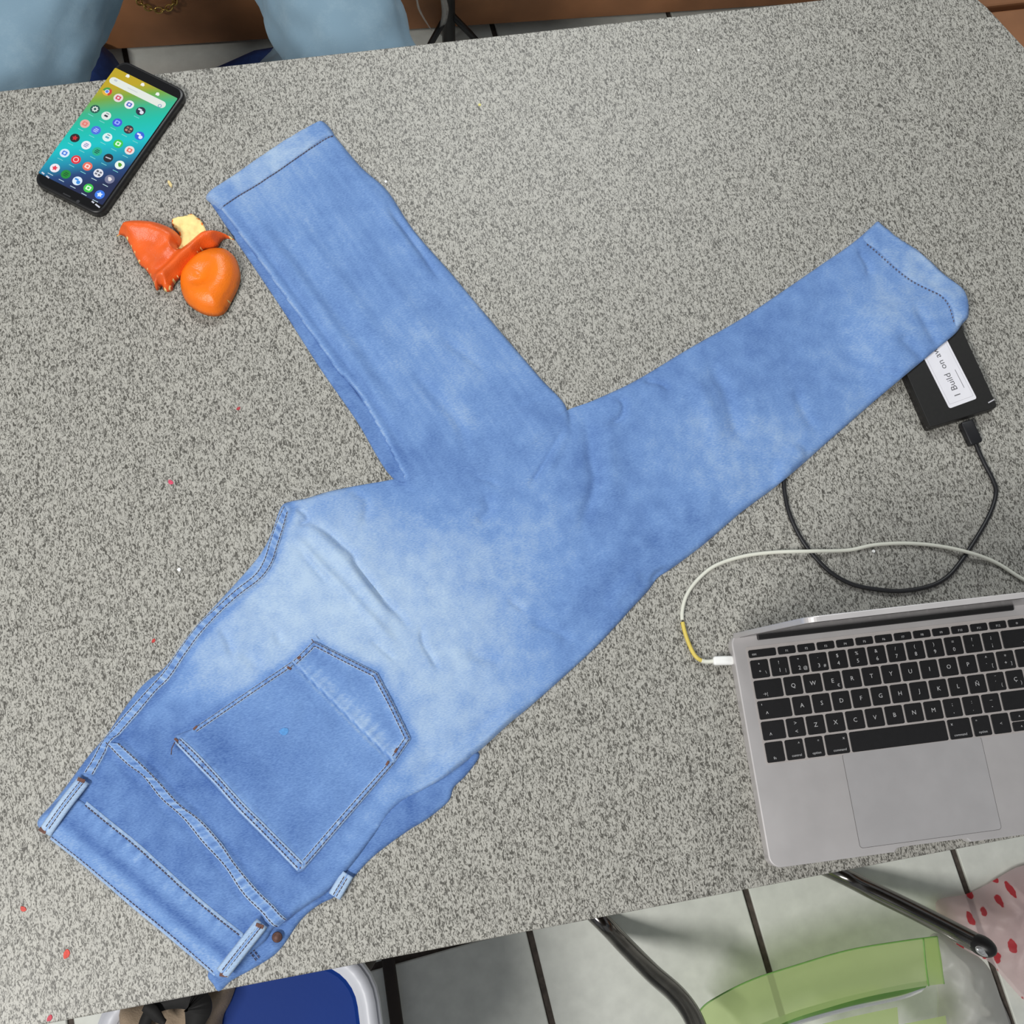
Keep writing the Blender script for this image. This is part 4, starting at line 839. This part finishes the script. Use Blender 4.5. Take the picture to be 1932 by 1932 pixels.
for k in range(2): bm_obj('board', box_bm(.8, .225, .03, (0, -.07 + .235*k, .30), .004), M['wood'], ben)
for sx in (-.34, .34): bm_obj('leg', box_bm(.05, .4, .285, (sx, .03, .1425), .003), M['wood_dark'], ben)

chair = empty('black_stand', (.205, 1.355, 0)); tag(chair, 'black metal stand with a splayed foot before the brown bench', 'stand')
M['glide'] = mat('clear_glide', (.75, .75, .74), .15, 0.2, noise_amt=.1, noise_scale=60)
tube('post', [(0, 0, .0), (-.002, 0, .4), (-.004, 0, .85)], .0125, M['black_metal'], None, 12).parent = chair
for ex, ey in ((.075, -.02), (-.07, -.04)):
    tube('foot', [(0, 0, .11), (ex*.5, ey*.5, .06), (ex, ey, .006)], .006, M['black_metal'], None, 8).parent = chair
for gx, gy in ((.028, -.012), (-.016, -.008)):
    g = bmesh.new(); bmesh.ops.create_uvsphere(g, u_segments=12, v_segments=8, radius=.010); bmesh.ops.translate(g, vec=(gx, gy, .010), verts=g.verts); bm_obj('glide', g, M['glide'], chair, True)

def pdenim():
    return denim('pale_grey_denim', srgb(126, 152, 170), srgb(172, 192, 202), srgb(206, 217, 219), 0.05)
M['pdenim'] = pdenim(); M['shirt'] = mat('dark_shirt', srgb(48, 50, 58), .85, noise_amt=.2, noise_scale=60, bump=.3, bump_scale=300)
M['skin'] = mat('skin', srgb(170, 118, 88), .5, noise_amt=.08, noise_scale=40); M['hair'] = mat('hair', srgb(30, 24, 22), .6, noise_amt=.3, noise_scale=150)
M['shoe'] = mat('blue_shoe', srgb(36, 66, 130), .7, noise_amt=.2, noise_scale=90); M['sole'] = mat('shoe_sole', srgb(196, 180, 150), .7, noise_amt=.1, noise_scale=60)
person = empty('person', (-.19, 1.54, .44)); tag(person, 'person in pale blue jeans seated on the bench beyond the table', 'person')
def skin(name, verts, edges, radii, m, parent, sub=2, root=0):
    me = bpy.data.meshes.new(name); me.from_pydata(verts, edges, []); me.transform(local(parent)); o = bpy.data.objects.new(name, me); link(o, parent)
    md = o.modifiers.new('skin', 'SKIN'); me.skin_vertices[0].data[root].use_root = True
    for i, r in enumerate(radii): me.skin_vertices[0].data[i].radius = (r, r) if not isinstance(r, tuple) else r
    md.use_smooth_shade = True; s = o.modifiers.new('sub', 'SUBSURF'); s.levels = sub; s.render_levels = sub
    me.materials.append(m); return o
Z = TZ
pv = [(-.19, 1.54, Z-.19), (-.10, 1.50, Z-.205), (-.045, 1.20, Z-.205), (.0, 1.02, Z-.205), (.038, .88, Z-.215), (-.01, 1.0, Z-.42), (-.08, 1.20, Z-.60), (-.12, 1.29, Z-.67),
      (-.28, 1.50, Z-.205), (-.335, 1.20, Z-.20), (-.39, 1.02, Z-.20), (-.50, .88, Z-.215), (-.50, 1.0, Z-.42), (-.47, 1.18, Z-.60), (-.46, 1.26, Z-.67)]
pe = [(0, 1), (1, 2), (2, 3), (3, 4), (4, 5), (5, 6), (6, 7), (0, 8), (8, 9), (9, 10), (10, 11), (11, 12), (12, 13), (13, 14)]
legs = skin('jeans_clothing', pv, pe, [.12, .105, .100, .100, .094, .07, .062, .062, .105, .098, .098, .088, .07, .062, .062], M['pdenim'], person, 4)
w_ = legs.data.attributes.new('wash', 'FLOAT', 'POINT'); w_.data.foreach_set('value', [.55]*15)
clouds = bpy.data.textures.new('trouser_folds', 'CLOUDS'); clouds.noise_scale = .07; dm = legs.modifiers.new('folds', 'DISPLACE'); dm.texture = clouds; dm.strength = .022; dm.mid_level = .5; dm.texture_coords = 'GLOBAL'
bands = bpy.data.textures.new('trouser_creases', 'MARBLE'); bands.noise_scale = .12; bands.turbulence = 9; dm2 = legs.modifiers.new('creases', 'DISPLACE'); dm2.texture = bands; dm2.strength = .010; dm2.mid_level = .5; dm2.texture_coords = 'GLOBAL'
skin('shirt_clothing', [(-.19, 1.555, Z-.09), (-.19, 1.57, Z+.08), (-.19, 1.58, Z+.24), (-.19, 1.57, Z+.34), (-.36, 1.57, Z+.29), (-.43, 1.49, Z+.07), (-.37, 1.36, Z-.03), (-.02, 1.57, Z+.29), (.05, 1.49, Z+.07), (-.01, 1.36, Z-.03)],
     [(0, 1), (1, 2), (2, 3), (2, 4), (4, 5), (5, 6), (2, 7), (7, 8), (8, 9)], [(.15, .115), (.15, .11), (.15, .11), .07, .075, .058, .045, .075, .058, .045], M['shirt'], person)
body = skin('body', [(-.19, 1.57, Z+.32), (-.19, 1.555, Z+.42), (-.19, 1.53, Z+.49), (-.19, 1.52, Z+.56), (-.19, 1.522, Z+.62)], [(0, 1), (1, 2), (2, 3), (3, 4)], [.055, .052, .072, .085, .06], M['skin'], person)
hb_ = bmesh.new(); bmesh.ops.create_uvsphere(hb_, u_segments=24, v_segments=14, radius=.1); bmesh.ops.scale(hb_, vec=(.92, 1.05, .9), verts=hb_.verts)
bmesh.ops.delete(hb_, geom=[v for v in hb_.verts if v.co.z < -.02 and v.co.y < .03], context='VERTS'); hb_.transform(local(person) @ Matrix.Translation((-.19, 1.545, Z+.585))); bm_obj('hair', hb_, M['hair'], person, True)
for sx, hx, hy in ((-1, -.345, 1.31), (1, -.035, 1.31)):     # hands resting on the thighs
    vs = [(hx, hy + .04, Z-.055), (hx - sx*.005, hy, Z-.07), (hx - sx*.01, hy - .045, Z-.08)]; es = [(0, 1), (1, 2)]; rs = [(.026, .02), (.036, .016), (.04, .014)]
    for f in range(4):
        o_ = (f - 1.5)*.019; n0 = len(vs); ln = (.062, .074, .07, .055)[f]
        vs += [(hx - sx*.01 + o_, hy - .075, Z-.083), (hx - sx*.01 + o_*1.15, hy - .075 - ln*.5, Z-.088), (hx - sx*.01 + o_*1.2, hy - .075 - ln*.9, Z-.096)]; es += [(2, n0), (n0, n0+1), (n0+1, n0+2)]; rs += [.0095, .0088, .0078]
    n0 = len(vs); vs += [(hx + sx*-.045, hy - .02, Z-.082), (hx + sx*-.058, hy - .05, Z-.09)]; es += [(1, n0), (n0, n0+1)]; rs += [.011, .0085]
    skin('hand', vs, es, rs, M['skin'], person)
def shoe(cx, cy, rz):
    rings = []; prof = [(-.13, .028, .06), (-.10, .036, .085), (-.04, .038, .09), (.03, .042, .065), (.09, .045, .05), (.13, .036, .038), (.148, .015, .022)]
    V, Fc = [], []
    for x_, w, h in prof:
        for k in range(12):
            a_ = 2*math.pi*k/12; V.append((x_, w*math.cos(a_), max(.018, .018 + h*math.sin(a_)) if math.sin(a_) > 0 else .018 + .004*math.sin(a_)))
    for i in range(len(prof)-1):
        for k in range(12): Fc.append((i*12+k, i*12+(k+1) % 12, (i+1)*12+(k+1) % 12, (i+1)*12+k))
    Fc += [tuple(range(12))[::-1], tuple((len(prof)-1)*12 + k for k in range(12))]
    T = Matrix.Translation((cx, cy, 0)) @ Matrix.Rotation(rz, 4, 'Z')
    o = mesh_obj('shoe', [T @ Vector(v) for v in V], Fc, M['shoe'], person)
    out = [(x_, s*w*1.05) for s in (1,) for x_, w, h in prof] + [(x_, -w*1.05) for x_, w, h in prof[::-1]]
    so = prism_bm(out, 0.0, .02, .003, 1); so.transform(local(person) @ T); bm_obj('sole', so, M['sole'], o)
shoe(-.19, 1.305, -3.0); shoe(-.46, 1.27, -1.75)
M['gold'] = mat('gold_links', srgb(190, 160, 90), .3, .9, noise_amt=.2, noise_scale=200)
br = empty('gold_chain', (-.30, 1.398, .135)); tag(br, 'gold link chain hanging on the bench front between the knees', 'chain')
lk = resample(catmull([Vector(p) for p in ((-.045, 0, .305), (-.043, 0, .12), (-.032, 0, .03), (0, 0, .004), (.032, 0, .03), (.043, 0, .12), (.045, 0, .305))], 8), .0095)
ringp = [(.0072*math.cos(a_*math.pi/6), .0048*math.sin(a_*math.pi/6), 0) for a_ in range(13)]
link0 = tube('link', ringp, .0015, M['gold'], None, 6, cap=False)
for k, p in enumerate(lk):
    o = link0 if k == 0 else link(link0.copy()); o.parent = br; t_ = Vector(lk[min(k+1, len(lk)-1)] - lk[max(k-1, 0)]).normalized()
    o.location = p; o.rotation_euler = (Matrix(((t_.x, 0, -t_.z), (0, 1, 0), (t_.z, 0, t_.x))).to_4x4() @ Matrix.Rotation(.8 if k % 2 else -.8, 4, 'X')).to_euler()

# thin clear cord by the chair leg
M['clear'] = mat('clear_plastic', (.8, .8, .78), .15, 0, Transmission_Weight=.6, IOR=1.3, Alpha=.55)
pcs = at(850, 70, -.74); pk_ = empty('plastic_wrapper', tuple(pcs)); tag(pk_, 'crumpled clear plastic strip beside the black chair leg', 'wrapper')
P3 = [at(x, y, h) for x, y, h in ((836, -4, -.55), (840, 20, -.6), (836, 45, -.65), (832, 60, -.70), (846, 72, -.735))]
def ribbon(name, pts, width, m, parent, wdir, th=.0006):
    V, Fc = [], []; Q = catmull(pts, 6)
    for i, p in enumerate(Q):
        w = width*(.5 + .5*math.sin(math.pi*min(1, .15 + i/len(Q)))); V += [p - wdir*w/2, p + wdir*w/2]
    for i in range(len(Q)-1): Fc.append((2*i, 2*i+1, 2*i+3, 2*i+2))
    o = mesh_obj(name, V, Fc, m, parent); md = o.modifiers.new('thickness', 'SOLIDIFY'); md.thickness = th; return o
ribbon('strip', P3, .014, M['clear'], pk_, Vector((.9, .2, .3)).normalized())
ribbon('strip', [at(x, y, h) for x, y, h in ((786, -4, -.5), (790, 15, -.55), (800, 35, -.63), (815, 58, -.73))], .004, M['clear'], pk_, Vector((1, 0, .1)).normalized())

# ================================================================== NEAR SIDE: blue seat, bag, tubes, green band, pink bag
M['blue'] = mat('blue_seat', srgb(8, 50, 128), .6, noise_amt=.08, noise_scale=6, bump=.1, bump_scale=200, Specular_IOR_Level=.2); M['rim'] = mat('white_rim', srgb(206, 208, 216), .4, noise_amt=.06, noise_scale=15)
stool = empty('blue_stool', (-.278, -.318, 0)); tag(stool, 'blue seat with white rim and dark runner, tucked under table front', 'stool')
SH = .45
bm_obj('seat', prism_bm([(x, y) for x, y in rrect(.272, .31, .055, 8)], SH - .012, SH + .002, .006, 2), M['blue'], stool, False)
rim = bmesh.new(); o_ = rrect(.316, .352, .075, 8); i_ = rrect(.268, .306, .053, 8)
for z_ in (SH - .02, SH + .006):
    vo = [rim.verts.new((x, y, z_)) for x, y in o_]; vi = [rim.verts.new((x, y, z_)) for x, y in i_]
    if z_ < SH: lo_ = (vo, vi)
    n_ = len(vo)
    for k in range(n_): rim.faces.new((vo[k], vo[(k+1) % n_], vi[(k+1) % n_], vi[k]))
for A_, B_ in ((lo_[0], vo), (lo_[1], vi)):
    for k in range(n_): rim.faces.new((A_[k], A_[(k+1) % n_], B_[(k+1) % n_], B_[k]))
bmesh.ops.recalc_face_normals(rim, faces=rim.faces); bmesh.ops.bevel(rim, geom=[e for e in rim.edges if abs(e.verts[0].co.z - e.verts[1].co.z) < 1e-6 and e.calc_face_angle(0) > .5], offset=.004, segments=2, affect='EDGES')
bm_obj('rim', rim, M['rim'], stool, True)
for sx in (-1, 1):
    bm_obj('runner', box_bm(.019, .62, .018, (sx*.139, .02, .009), .003), M['wood_dark'], stool)
    for sy in (-1, 1): tube('leg', [(sx*.139, sy*.12, .016), (sx*.12, sy*.11, SH - .018)], .010, M['wood_dark'], None, 10).parent = stool

M['canvas'] = mat('beige_canvas', srgb(150, 132, 112), .9, noise_amt=.12, noise_scale=40, bump=.5, bump_scale=500); M['strap'] = mat('black_strap', srgb(20, 19, 19), .8, noise_amt=.2, noise_scale=200)
bh = SH - TZ
bagp = [(222, 1903), (300, 1885), (400, 1850), (441, 1840), (436, 1868), (425, 1900), (412, 1925), (405, 1960), (380, 2010), (300, 2030), (230, 2010), (215, 1950)]
bl = at(320, 1930, bh); bag = empty('beige_bag', (bl.x, bl.y, SH + .002)); tag(bag, 'beige cloth bag with black handle lying on the blue seat', 'bag')
BAGW = xy(bagp, bh + .03)
b_l = resample(catmull([Vector(p) for p in BAGW], 6, True), .006, True)
if 0.5*np.sum(b_l[:, 0]*np.roll(b_l[:, 1], -1) - np.roll(b_l[:, 0], -1)*b_l[:, 1]) < 0: b_l = b_l[::-1]
P_, fs_, n_ = triangulate(b_l, .006); d_, _, _ = seg_dist(P_, np.vstack([b_l, b_l[:1]])); q_ = np.clip(d_/.03, 0, 1)
fold = 1.4*vnoise(P_[:, 0]*20 + P_[:, 1]*30, P_[:, 0]*90 - P_[:, 1]*25, 1.0)
zb = .006 + .03*np.sqrt(1-(1-q_)**2) + .006*fold*q_
V_ = [(P_[i, 0], P_[i, 1], SH + .002 + zb[i]) for i in range(len(P_))] + [(P_[i, 0], P_[i, 1], SH + .0025) for i in range(n_)]
fs_ = fs_ + [(k, len(P_) + k, len(P_) + (k+1) % n_, (k+1) % n_) for k in range(n_)]
mesh_obj('body', V_, fs_, M['canvas'], bag)
hp = [(268, 1960), (276, 1925), (292, 1902), (325, 1888), (362, 1884), (374, 1900), (370, 1925), (360, 1960)]
hw3 = [at(x, y, bh + .048) for x, y in hp]; Q_ = catmull(hw3, 6); V_, F_ = [], []
for i, p in enumerate(Q_):
    t_ = (Q_[min(i+1, len(Q_)-1)] - Q_[max(i-1, 0)]).normalized(); nn = Vector((-t_.y, t_.x, 0)).normalized(); f_ = i/len(Q_); hw_ = .006 + .009*math.exp(-((f_ - .68)/.2)**2)
    V_ += [p - nn*hw_, p + nn*hw_]
for i in range(len(Q_)-1): F_.append((2*i, 2*i+1, 2*i+3, 2*i+2))
o = mesh_obj('handle', V_, F_, M['strap'], bag); md = o.modifiers.new('t', 'SOLIDIFY'); md.thickness = .004
ribbon('strap', [at(x, y, bh + .055) for x, y in ((273, 1897), (290, 1908), (300, 1918), (312, 1930))], .013, M['strap'], bag, Vector((.5, .8, 0)).normalized(), .004)

# chrome tubular stand: two tubes rising from a floor bar under the table
M['dark_chrome'] = mat('dark_chrome', (.22, .21, .20), .18, 1.0, noise_amt=.2, noise_scale=25)
a0, a1 = at(1132, 1735, -.735), at(1582, 1648, -.735)
stand = empty('tubular_stand', (a0.x, a0.y, 0)); tag(stand, 'dark chrome tubular frame on the floor rising from under the table', 'metal frame')
def q3(l): return [at(x, y, h) for x, y, h in l]
ta = [a0 + Vector((-.07, .09, 0))] + q3([(1132, 1735, -.733), (1180, 1785, -.69), (1230, 1835, -.63), (1275, 1875, -.58), (1305, 1915, -.54), (1325, 1965, -.50)])
tube('leg', catmull(ta, 6), .0135, M['dark_chrome'], stand, 14)
tb = [a1 + Vector((-.09, .06, 0))] + q3([(1582, 1648, -.733), (1650, 1682, -.70), (1720, 1716, -.665), (1800, 1757, -.62), (1852, 1784, -.59)])
tube('leg', catmull(tb, 6), .0135, M['dark_chrome'], stand, 14)
tube('cross_bar', [a0 + Vector((-.07, .09, 0)), a1 + Vector((-.09, .06, 0))], .0125, M['dark_chrome'], stand, 12)
e = at(1852, 1784, -.59); e2 = at(1838, 1777, -.597); dirv = (e - e2).normalized()
def blob(name, c, r, sc, m, q):
    cp = bmesh.new(); bmesh.ops.create_uvsphere(cp, u_segments=18, v_segments=12, radius=r); bmesh.ops.scale(cp, vec=sc, verts=cp.verts)
    cp.transform(local(stand) @ Matrix.Translation(c) @ q.to_matrix().to_4x4()); return bm_obj(name, cp, m, stand, True)
blob('end_plug', e, .0145, (1, 1, 1.5), M['black_metal'], dirv.to_track_quat('Z', 'Y'))
blob('end_cap', e + Vector((-.006, -.005, .011)), .011, (1, .55, .35), mat('clear_cap', (.62, .62, .62), .12, .7, noise_amt=.35, noise_scale=160), Matrix.Rotation(math.atan2(dirv.y, dirv.x), 3, 'Z').to_quaternion())

def film(name, color, alpha, rough=.25, trans=.5):
    m = bpy.data.materials.new(name); m.use_nodes = True; nt = m.node_tree; L = nt.links; nt.nodes.remove(nt.nodes['Principled BSDF']); out = nt.nodes['Material Output']
    tr = nt.nodes.new('ShaderNodeBsdfTransparent'); tr.inputs[0].default_value = (*[min(1, c**.6) for c in color], 1)
    df = nt.nodes.new('ShaderNodeBsdfDiffuse'); df.inputs[0].default_value = (*color, 1); tl = nt.nodes.new('ShaderNodeBsdfTranslucent'); tl.inputs[0].default_value = (*color, 1)
    gl = nt.nodes.new('ShaderNodeBsdfGlossy'); gl.inputs['Roughness'].default_value = rough; gl.inputs[0].default_value = (1, 1, 1, 1)
    m1 = nt.nodes.new('ShaderNodeMixShader'); m1.inputs[0].default_value = trans; L.new(df.outputs[0], m1.inputs[1]); L.new(tl.outputs[0], m1.inputs[2])
    m2 = nt.nodes.new('ShaderNodeMixShader'); m2.inputs[0].default_value = alpha; L.new(tr.outputs[0], m2.inputs[1]); L.new(m1.outputs[0], m2.inputs[2])
    fr = nt.nodes.new('ShaderNodeFresnel'); fr.inputs[0].default_value = 1.4; m3 = nt.nodes.new('ShaderNodeMixShader'); L.new(fr.outputs[0], m3.inputs[0]); L.new(m2.outputs[0], m3.inputs[1]); L.new(gl.outputs[0], m3.inputs[2])
    L.new(m3.outputs[0], out.inputs['Surface'])
    n = nt.nodes.new('ShaderNodeTexNoise'); n.inputs['Scale'].default_value = 25; tc = nt.nodes.new('ShaderNodeTexCoord'); L.new(tc.outputs['Object'], n.inputs['Vector'])
    bp = nt.nodes.new('ShaderNodeBump'); bp.inputs['Strength'].default_value = .2; bp.inputs['Distance'].default_value = .004; L.new(n.outputs['Fac'], bp.inputs['Height']); L.new(bp.outputs['Normal'], gl.inputs['Normal'])
    return m, df, tl, m2
M['green'], _, _, _ = film('green_vinyl', srgb(214, 234, 164), .6)
g0 = at(1560, 1860, -.72); green = empty('green_vinyl_band', (g0.x, g0.y, 0)); tag(green, 'translucent green plastic band curling above the tiled floor', 'plastic band')
def sheet(name, top, bot, m, parent, n=10, th=.0012):
    A_ = catmull([at(*p) for p in top], n); B_ = catmull([at(*p) for p in bot], n); k = 8; V, F_ = [], []
    for a, b in zip(A_, B_):
        for j in range(k + 1): f = j/k; V.append(a.lerp(b, f) + Vector((0, 0, .004*math.sin(math.pi*f))))
    for i in range(len(A_)-1):
        for j in range(k): F_.append((i*(k+1)+j, i*(k+1)+j+1, (i+1)*(k+1)+j+1, (i+1)*(k+1)+j))
    return mesh_obj(name, V, F_, m, parent)
sheet('band', [(1768, 1767, -.60), (1700, 1776, -.60), (1600, 1793, -.605), (1500, 1822, -.61), (1420, 1848, -.615), (1355, 1880, -.62), (1322, 1905, -.63), (1305, 1945, -.645)],
      [(1781, 1856, -.62), (1730, 1863, -.62), (1640, 1880, -.625), (1560, 1902, -.63), (1490, 1925, -.63), (1430, 1955, -.635), (1390, 1985, -.64), (1370, 2010, -.65)], M['green'], green)
sheet('hem', [(1768, 1767, -.598), (1757, 1768, -.598), (1742, 1771, -.598)], [(1781, 1856, -.618), (1768, 1857, -.618), (1752, 1860, -.618)], M['green'], green)
M['green_deep'], _, _, _ = film('deep_green_vinyl', srgb(112, 160, 84), .7); M['green_bead'] = mat('green_edge', srgb(120, 172, 84), .35, noise_amt=.1, noise_scale=60)
sheet('return_band', [(1752, 1850, -.66), (1700, 1858, -.66), (1600, 1880, -.66), (1500, 1908, -.66), (1400, 1945, -.66)],
      [(1738, 1872, -.665), (1700, 1886, -.665), (1600, 1908, -.665), (1500, 1936, -.665), (1400, 1975, -.665)], M['green_deep'], green)
for pts in ([(1768, 1767, -.599), (1700, 1776, -.599), (1600, 1793, -.604), (1500, 1822, -.609), (1420, 1848, -.614), (1355, 1880, -.619), (1322, 1905, -.629), (1305, 1945, -.644)], [(1768, 1767, -.599), (1775, 1815, -.606), (1781, 1856, -.619)], [(1742, 1771, -.597), (1746, 1815, -.603), (1752, 1860, -.617)]):
    tube('edge_bead', catmull([at(*p) for p in pts], 6), .0011, M['green_bead'], green, 6)
sheet('band', [(1693, 1900, -.60), (1600, 1920, -.60), (1500, 1945, -.61)], [(1694, 1990, -.62), (1600, 2000, -.62), (1520, 2020, -.63)], M['green'], green)
sheet('band', [(1784, 1916, -.63), (1740, 1925, -.63), (1690, 1935, -.64)], [(1790, 2000, -.64), (1740, 2005, -.64), (1690, 2010, -.65)], M['green'], green)

def pink_film():
    m, df, tl, m2 = film('pink_print_film', srgb(246, 222, 224), .6, .5); nt = m.node_tree; L = nt.links
    tc = nt.nodes.new('ShaderNodeTexCoord'); v = nt.nodes.new('ShaderNodeTexVoronoi'); v.inputs['Scale'].default_value = 34; v.inputs['Randomness'].default_value = 1.0
    mp = nt.nodes.new('ShaderNodeMapping'); mp.inputs['Scale'].default_value = (1.3, .75, .4); mp.inputs['Rotation'].default_value = (0, 0, .4); L.new(tc.outputs['Object'], mp.inputs['Vector']); L.new(mp.outputs['Vector'], v.inputs['Vector'])
    r = nt.nodes.new('ShaderNodeValToRGB'); r.color_ramp.elements[0].position = .24; r.color_ramp.elements[1].position = .28
    r.color_ramp.elements[0].color = (*srgb(206, 36, 52), 1); r.color_ramp.elements[1].color = (*srgb(246, 224, 226), 1); L.new(v.outputs['Distance'], r.inputs['Fac'])
    L.new(r.outputs['Color'], df.inputs[0]); L.new(r.outputs['Color'], tl.inputs[0])
    nn_ = nt.nodes.new('ShaderNodeTexNoise'); nn_.inputs['Scale'].default_value = 60; L.new(tc.outputs['Object'], nn_.inputs['Vector']); mm_ = nt.nodes.new('ShaderNodeMath'); mm_.operation = 'MULTIPLY_ADD'; mm_.inputs[1].default_value = .45; L.new(nn_.outputs['Fac'], mm_.inputs[0]); aa_ = nt.nodes.new('ShaderNodeMath'); aa_.operation = 'SUBTRACT'; L.new(v.outputs['Distance'], aa_.inputs[0]); aa_.inputs[1].default_value = .225; L.new(aa_.outputs[0], mm_.inputs[2]); L.new(mm_.outputs[0], r.inputs['Fac'])
    r2 = nt.nodes.new('ShaderNodeMapRange'); r2.inputs['From Min'].default_value = .24; r2.inputs['From Max'].default_value = .28; r2.inputs['To Min'].default_value = .92; r2.inputs['To Max'].default_value = .55; L.new(mm_.outputs[0], r2.inputs['Value']); L.new(r2.outputs['Result'], m2.inputs[0])
    return m
M['pink'] = pink_film(); M['clearfilm'], _, _, _ = film('clear_film', srgb(238, 236, 236), .4, .45)
pg = at(1880, 1760, -.72); pbag = empty('plastic_bag', (pg.x, pg.y, 0)); tag(pbag, 'thin pink plastic bag printed with red spots on the floor', 'plastic bag')
def crumple(name, outline, m, H, Rr, seed, base=.002, grid=.006):
    loop = resample(catmull([Vector(p) for p in xy(outline, -.72)], 5, True), grid, True)
    if 0.5*np.sum(loop[:, 0]*np.roll(loop[:, 1], -1) - np.roll(loop[:, 0], -1)*loop[:, 1]) < 0: loop = loop[::-1]
    P, fs, n = triangulate(loop, grid); d, _, _ = seg_dist(P, np.vstack([loop, loop[:1]])); q = np.clip(d/Rr, 0, 1)
    rid = 1.4*np.abs(vnoise(P[:, 0]*16, P[:, 1]*16, seed)) + .7*np.abs(vnoise(P[:, 0]*40, P[:, 1]*34, seed + 5))
    z = base + H*q*(.55 + rid)
    return mesh_obj(name, [(P[i, 0], P[i, 1], z[i]) for i in range(len(P))], fs, m, pbag)
crumple('printed_film', [(1775, 1705), (1830, 1690), (1870, 1672), (1890, 1660), (1940, 1635), (2000, 1640), (2010, 1860), (1960, 1900), (1905, 1850), (1880, 1820), (1840, 1800), (1800, 1770)], M['pink'], .03, .05, 2.0, .012)
crumple('clear_film', [(1770, 1770), (1830, 1790), (1880, 1830), (1905, 1890), (1925, 1960), (1850, 1990), (1790, 1960), (1785, 1880)], M['clearfilm'], .03, .05, 6.0, .002)
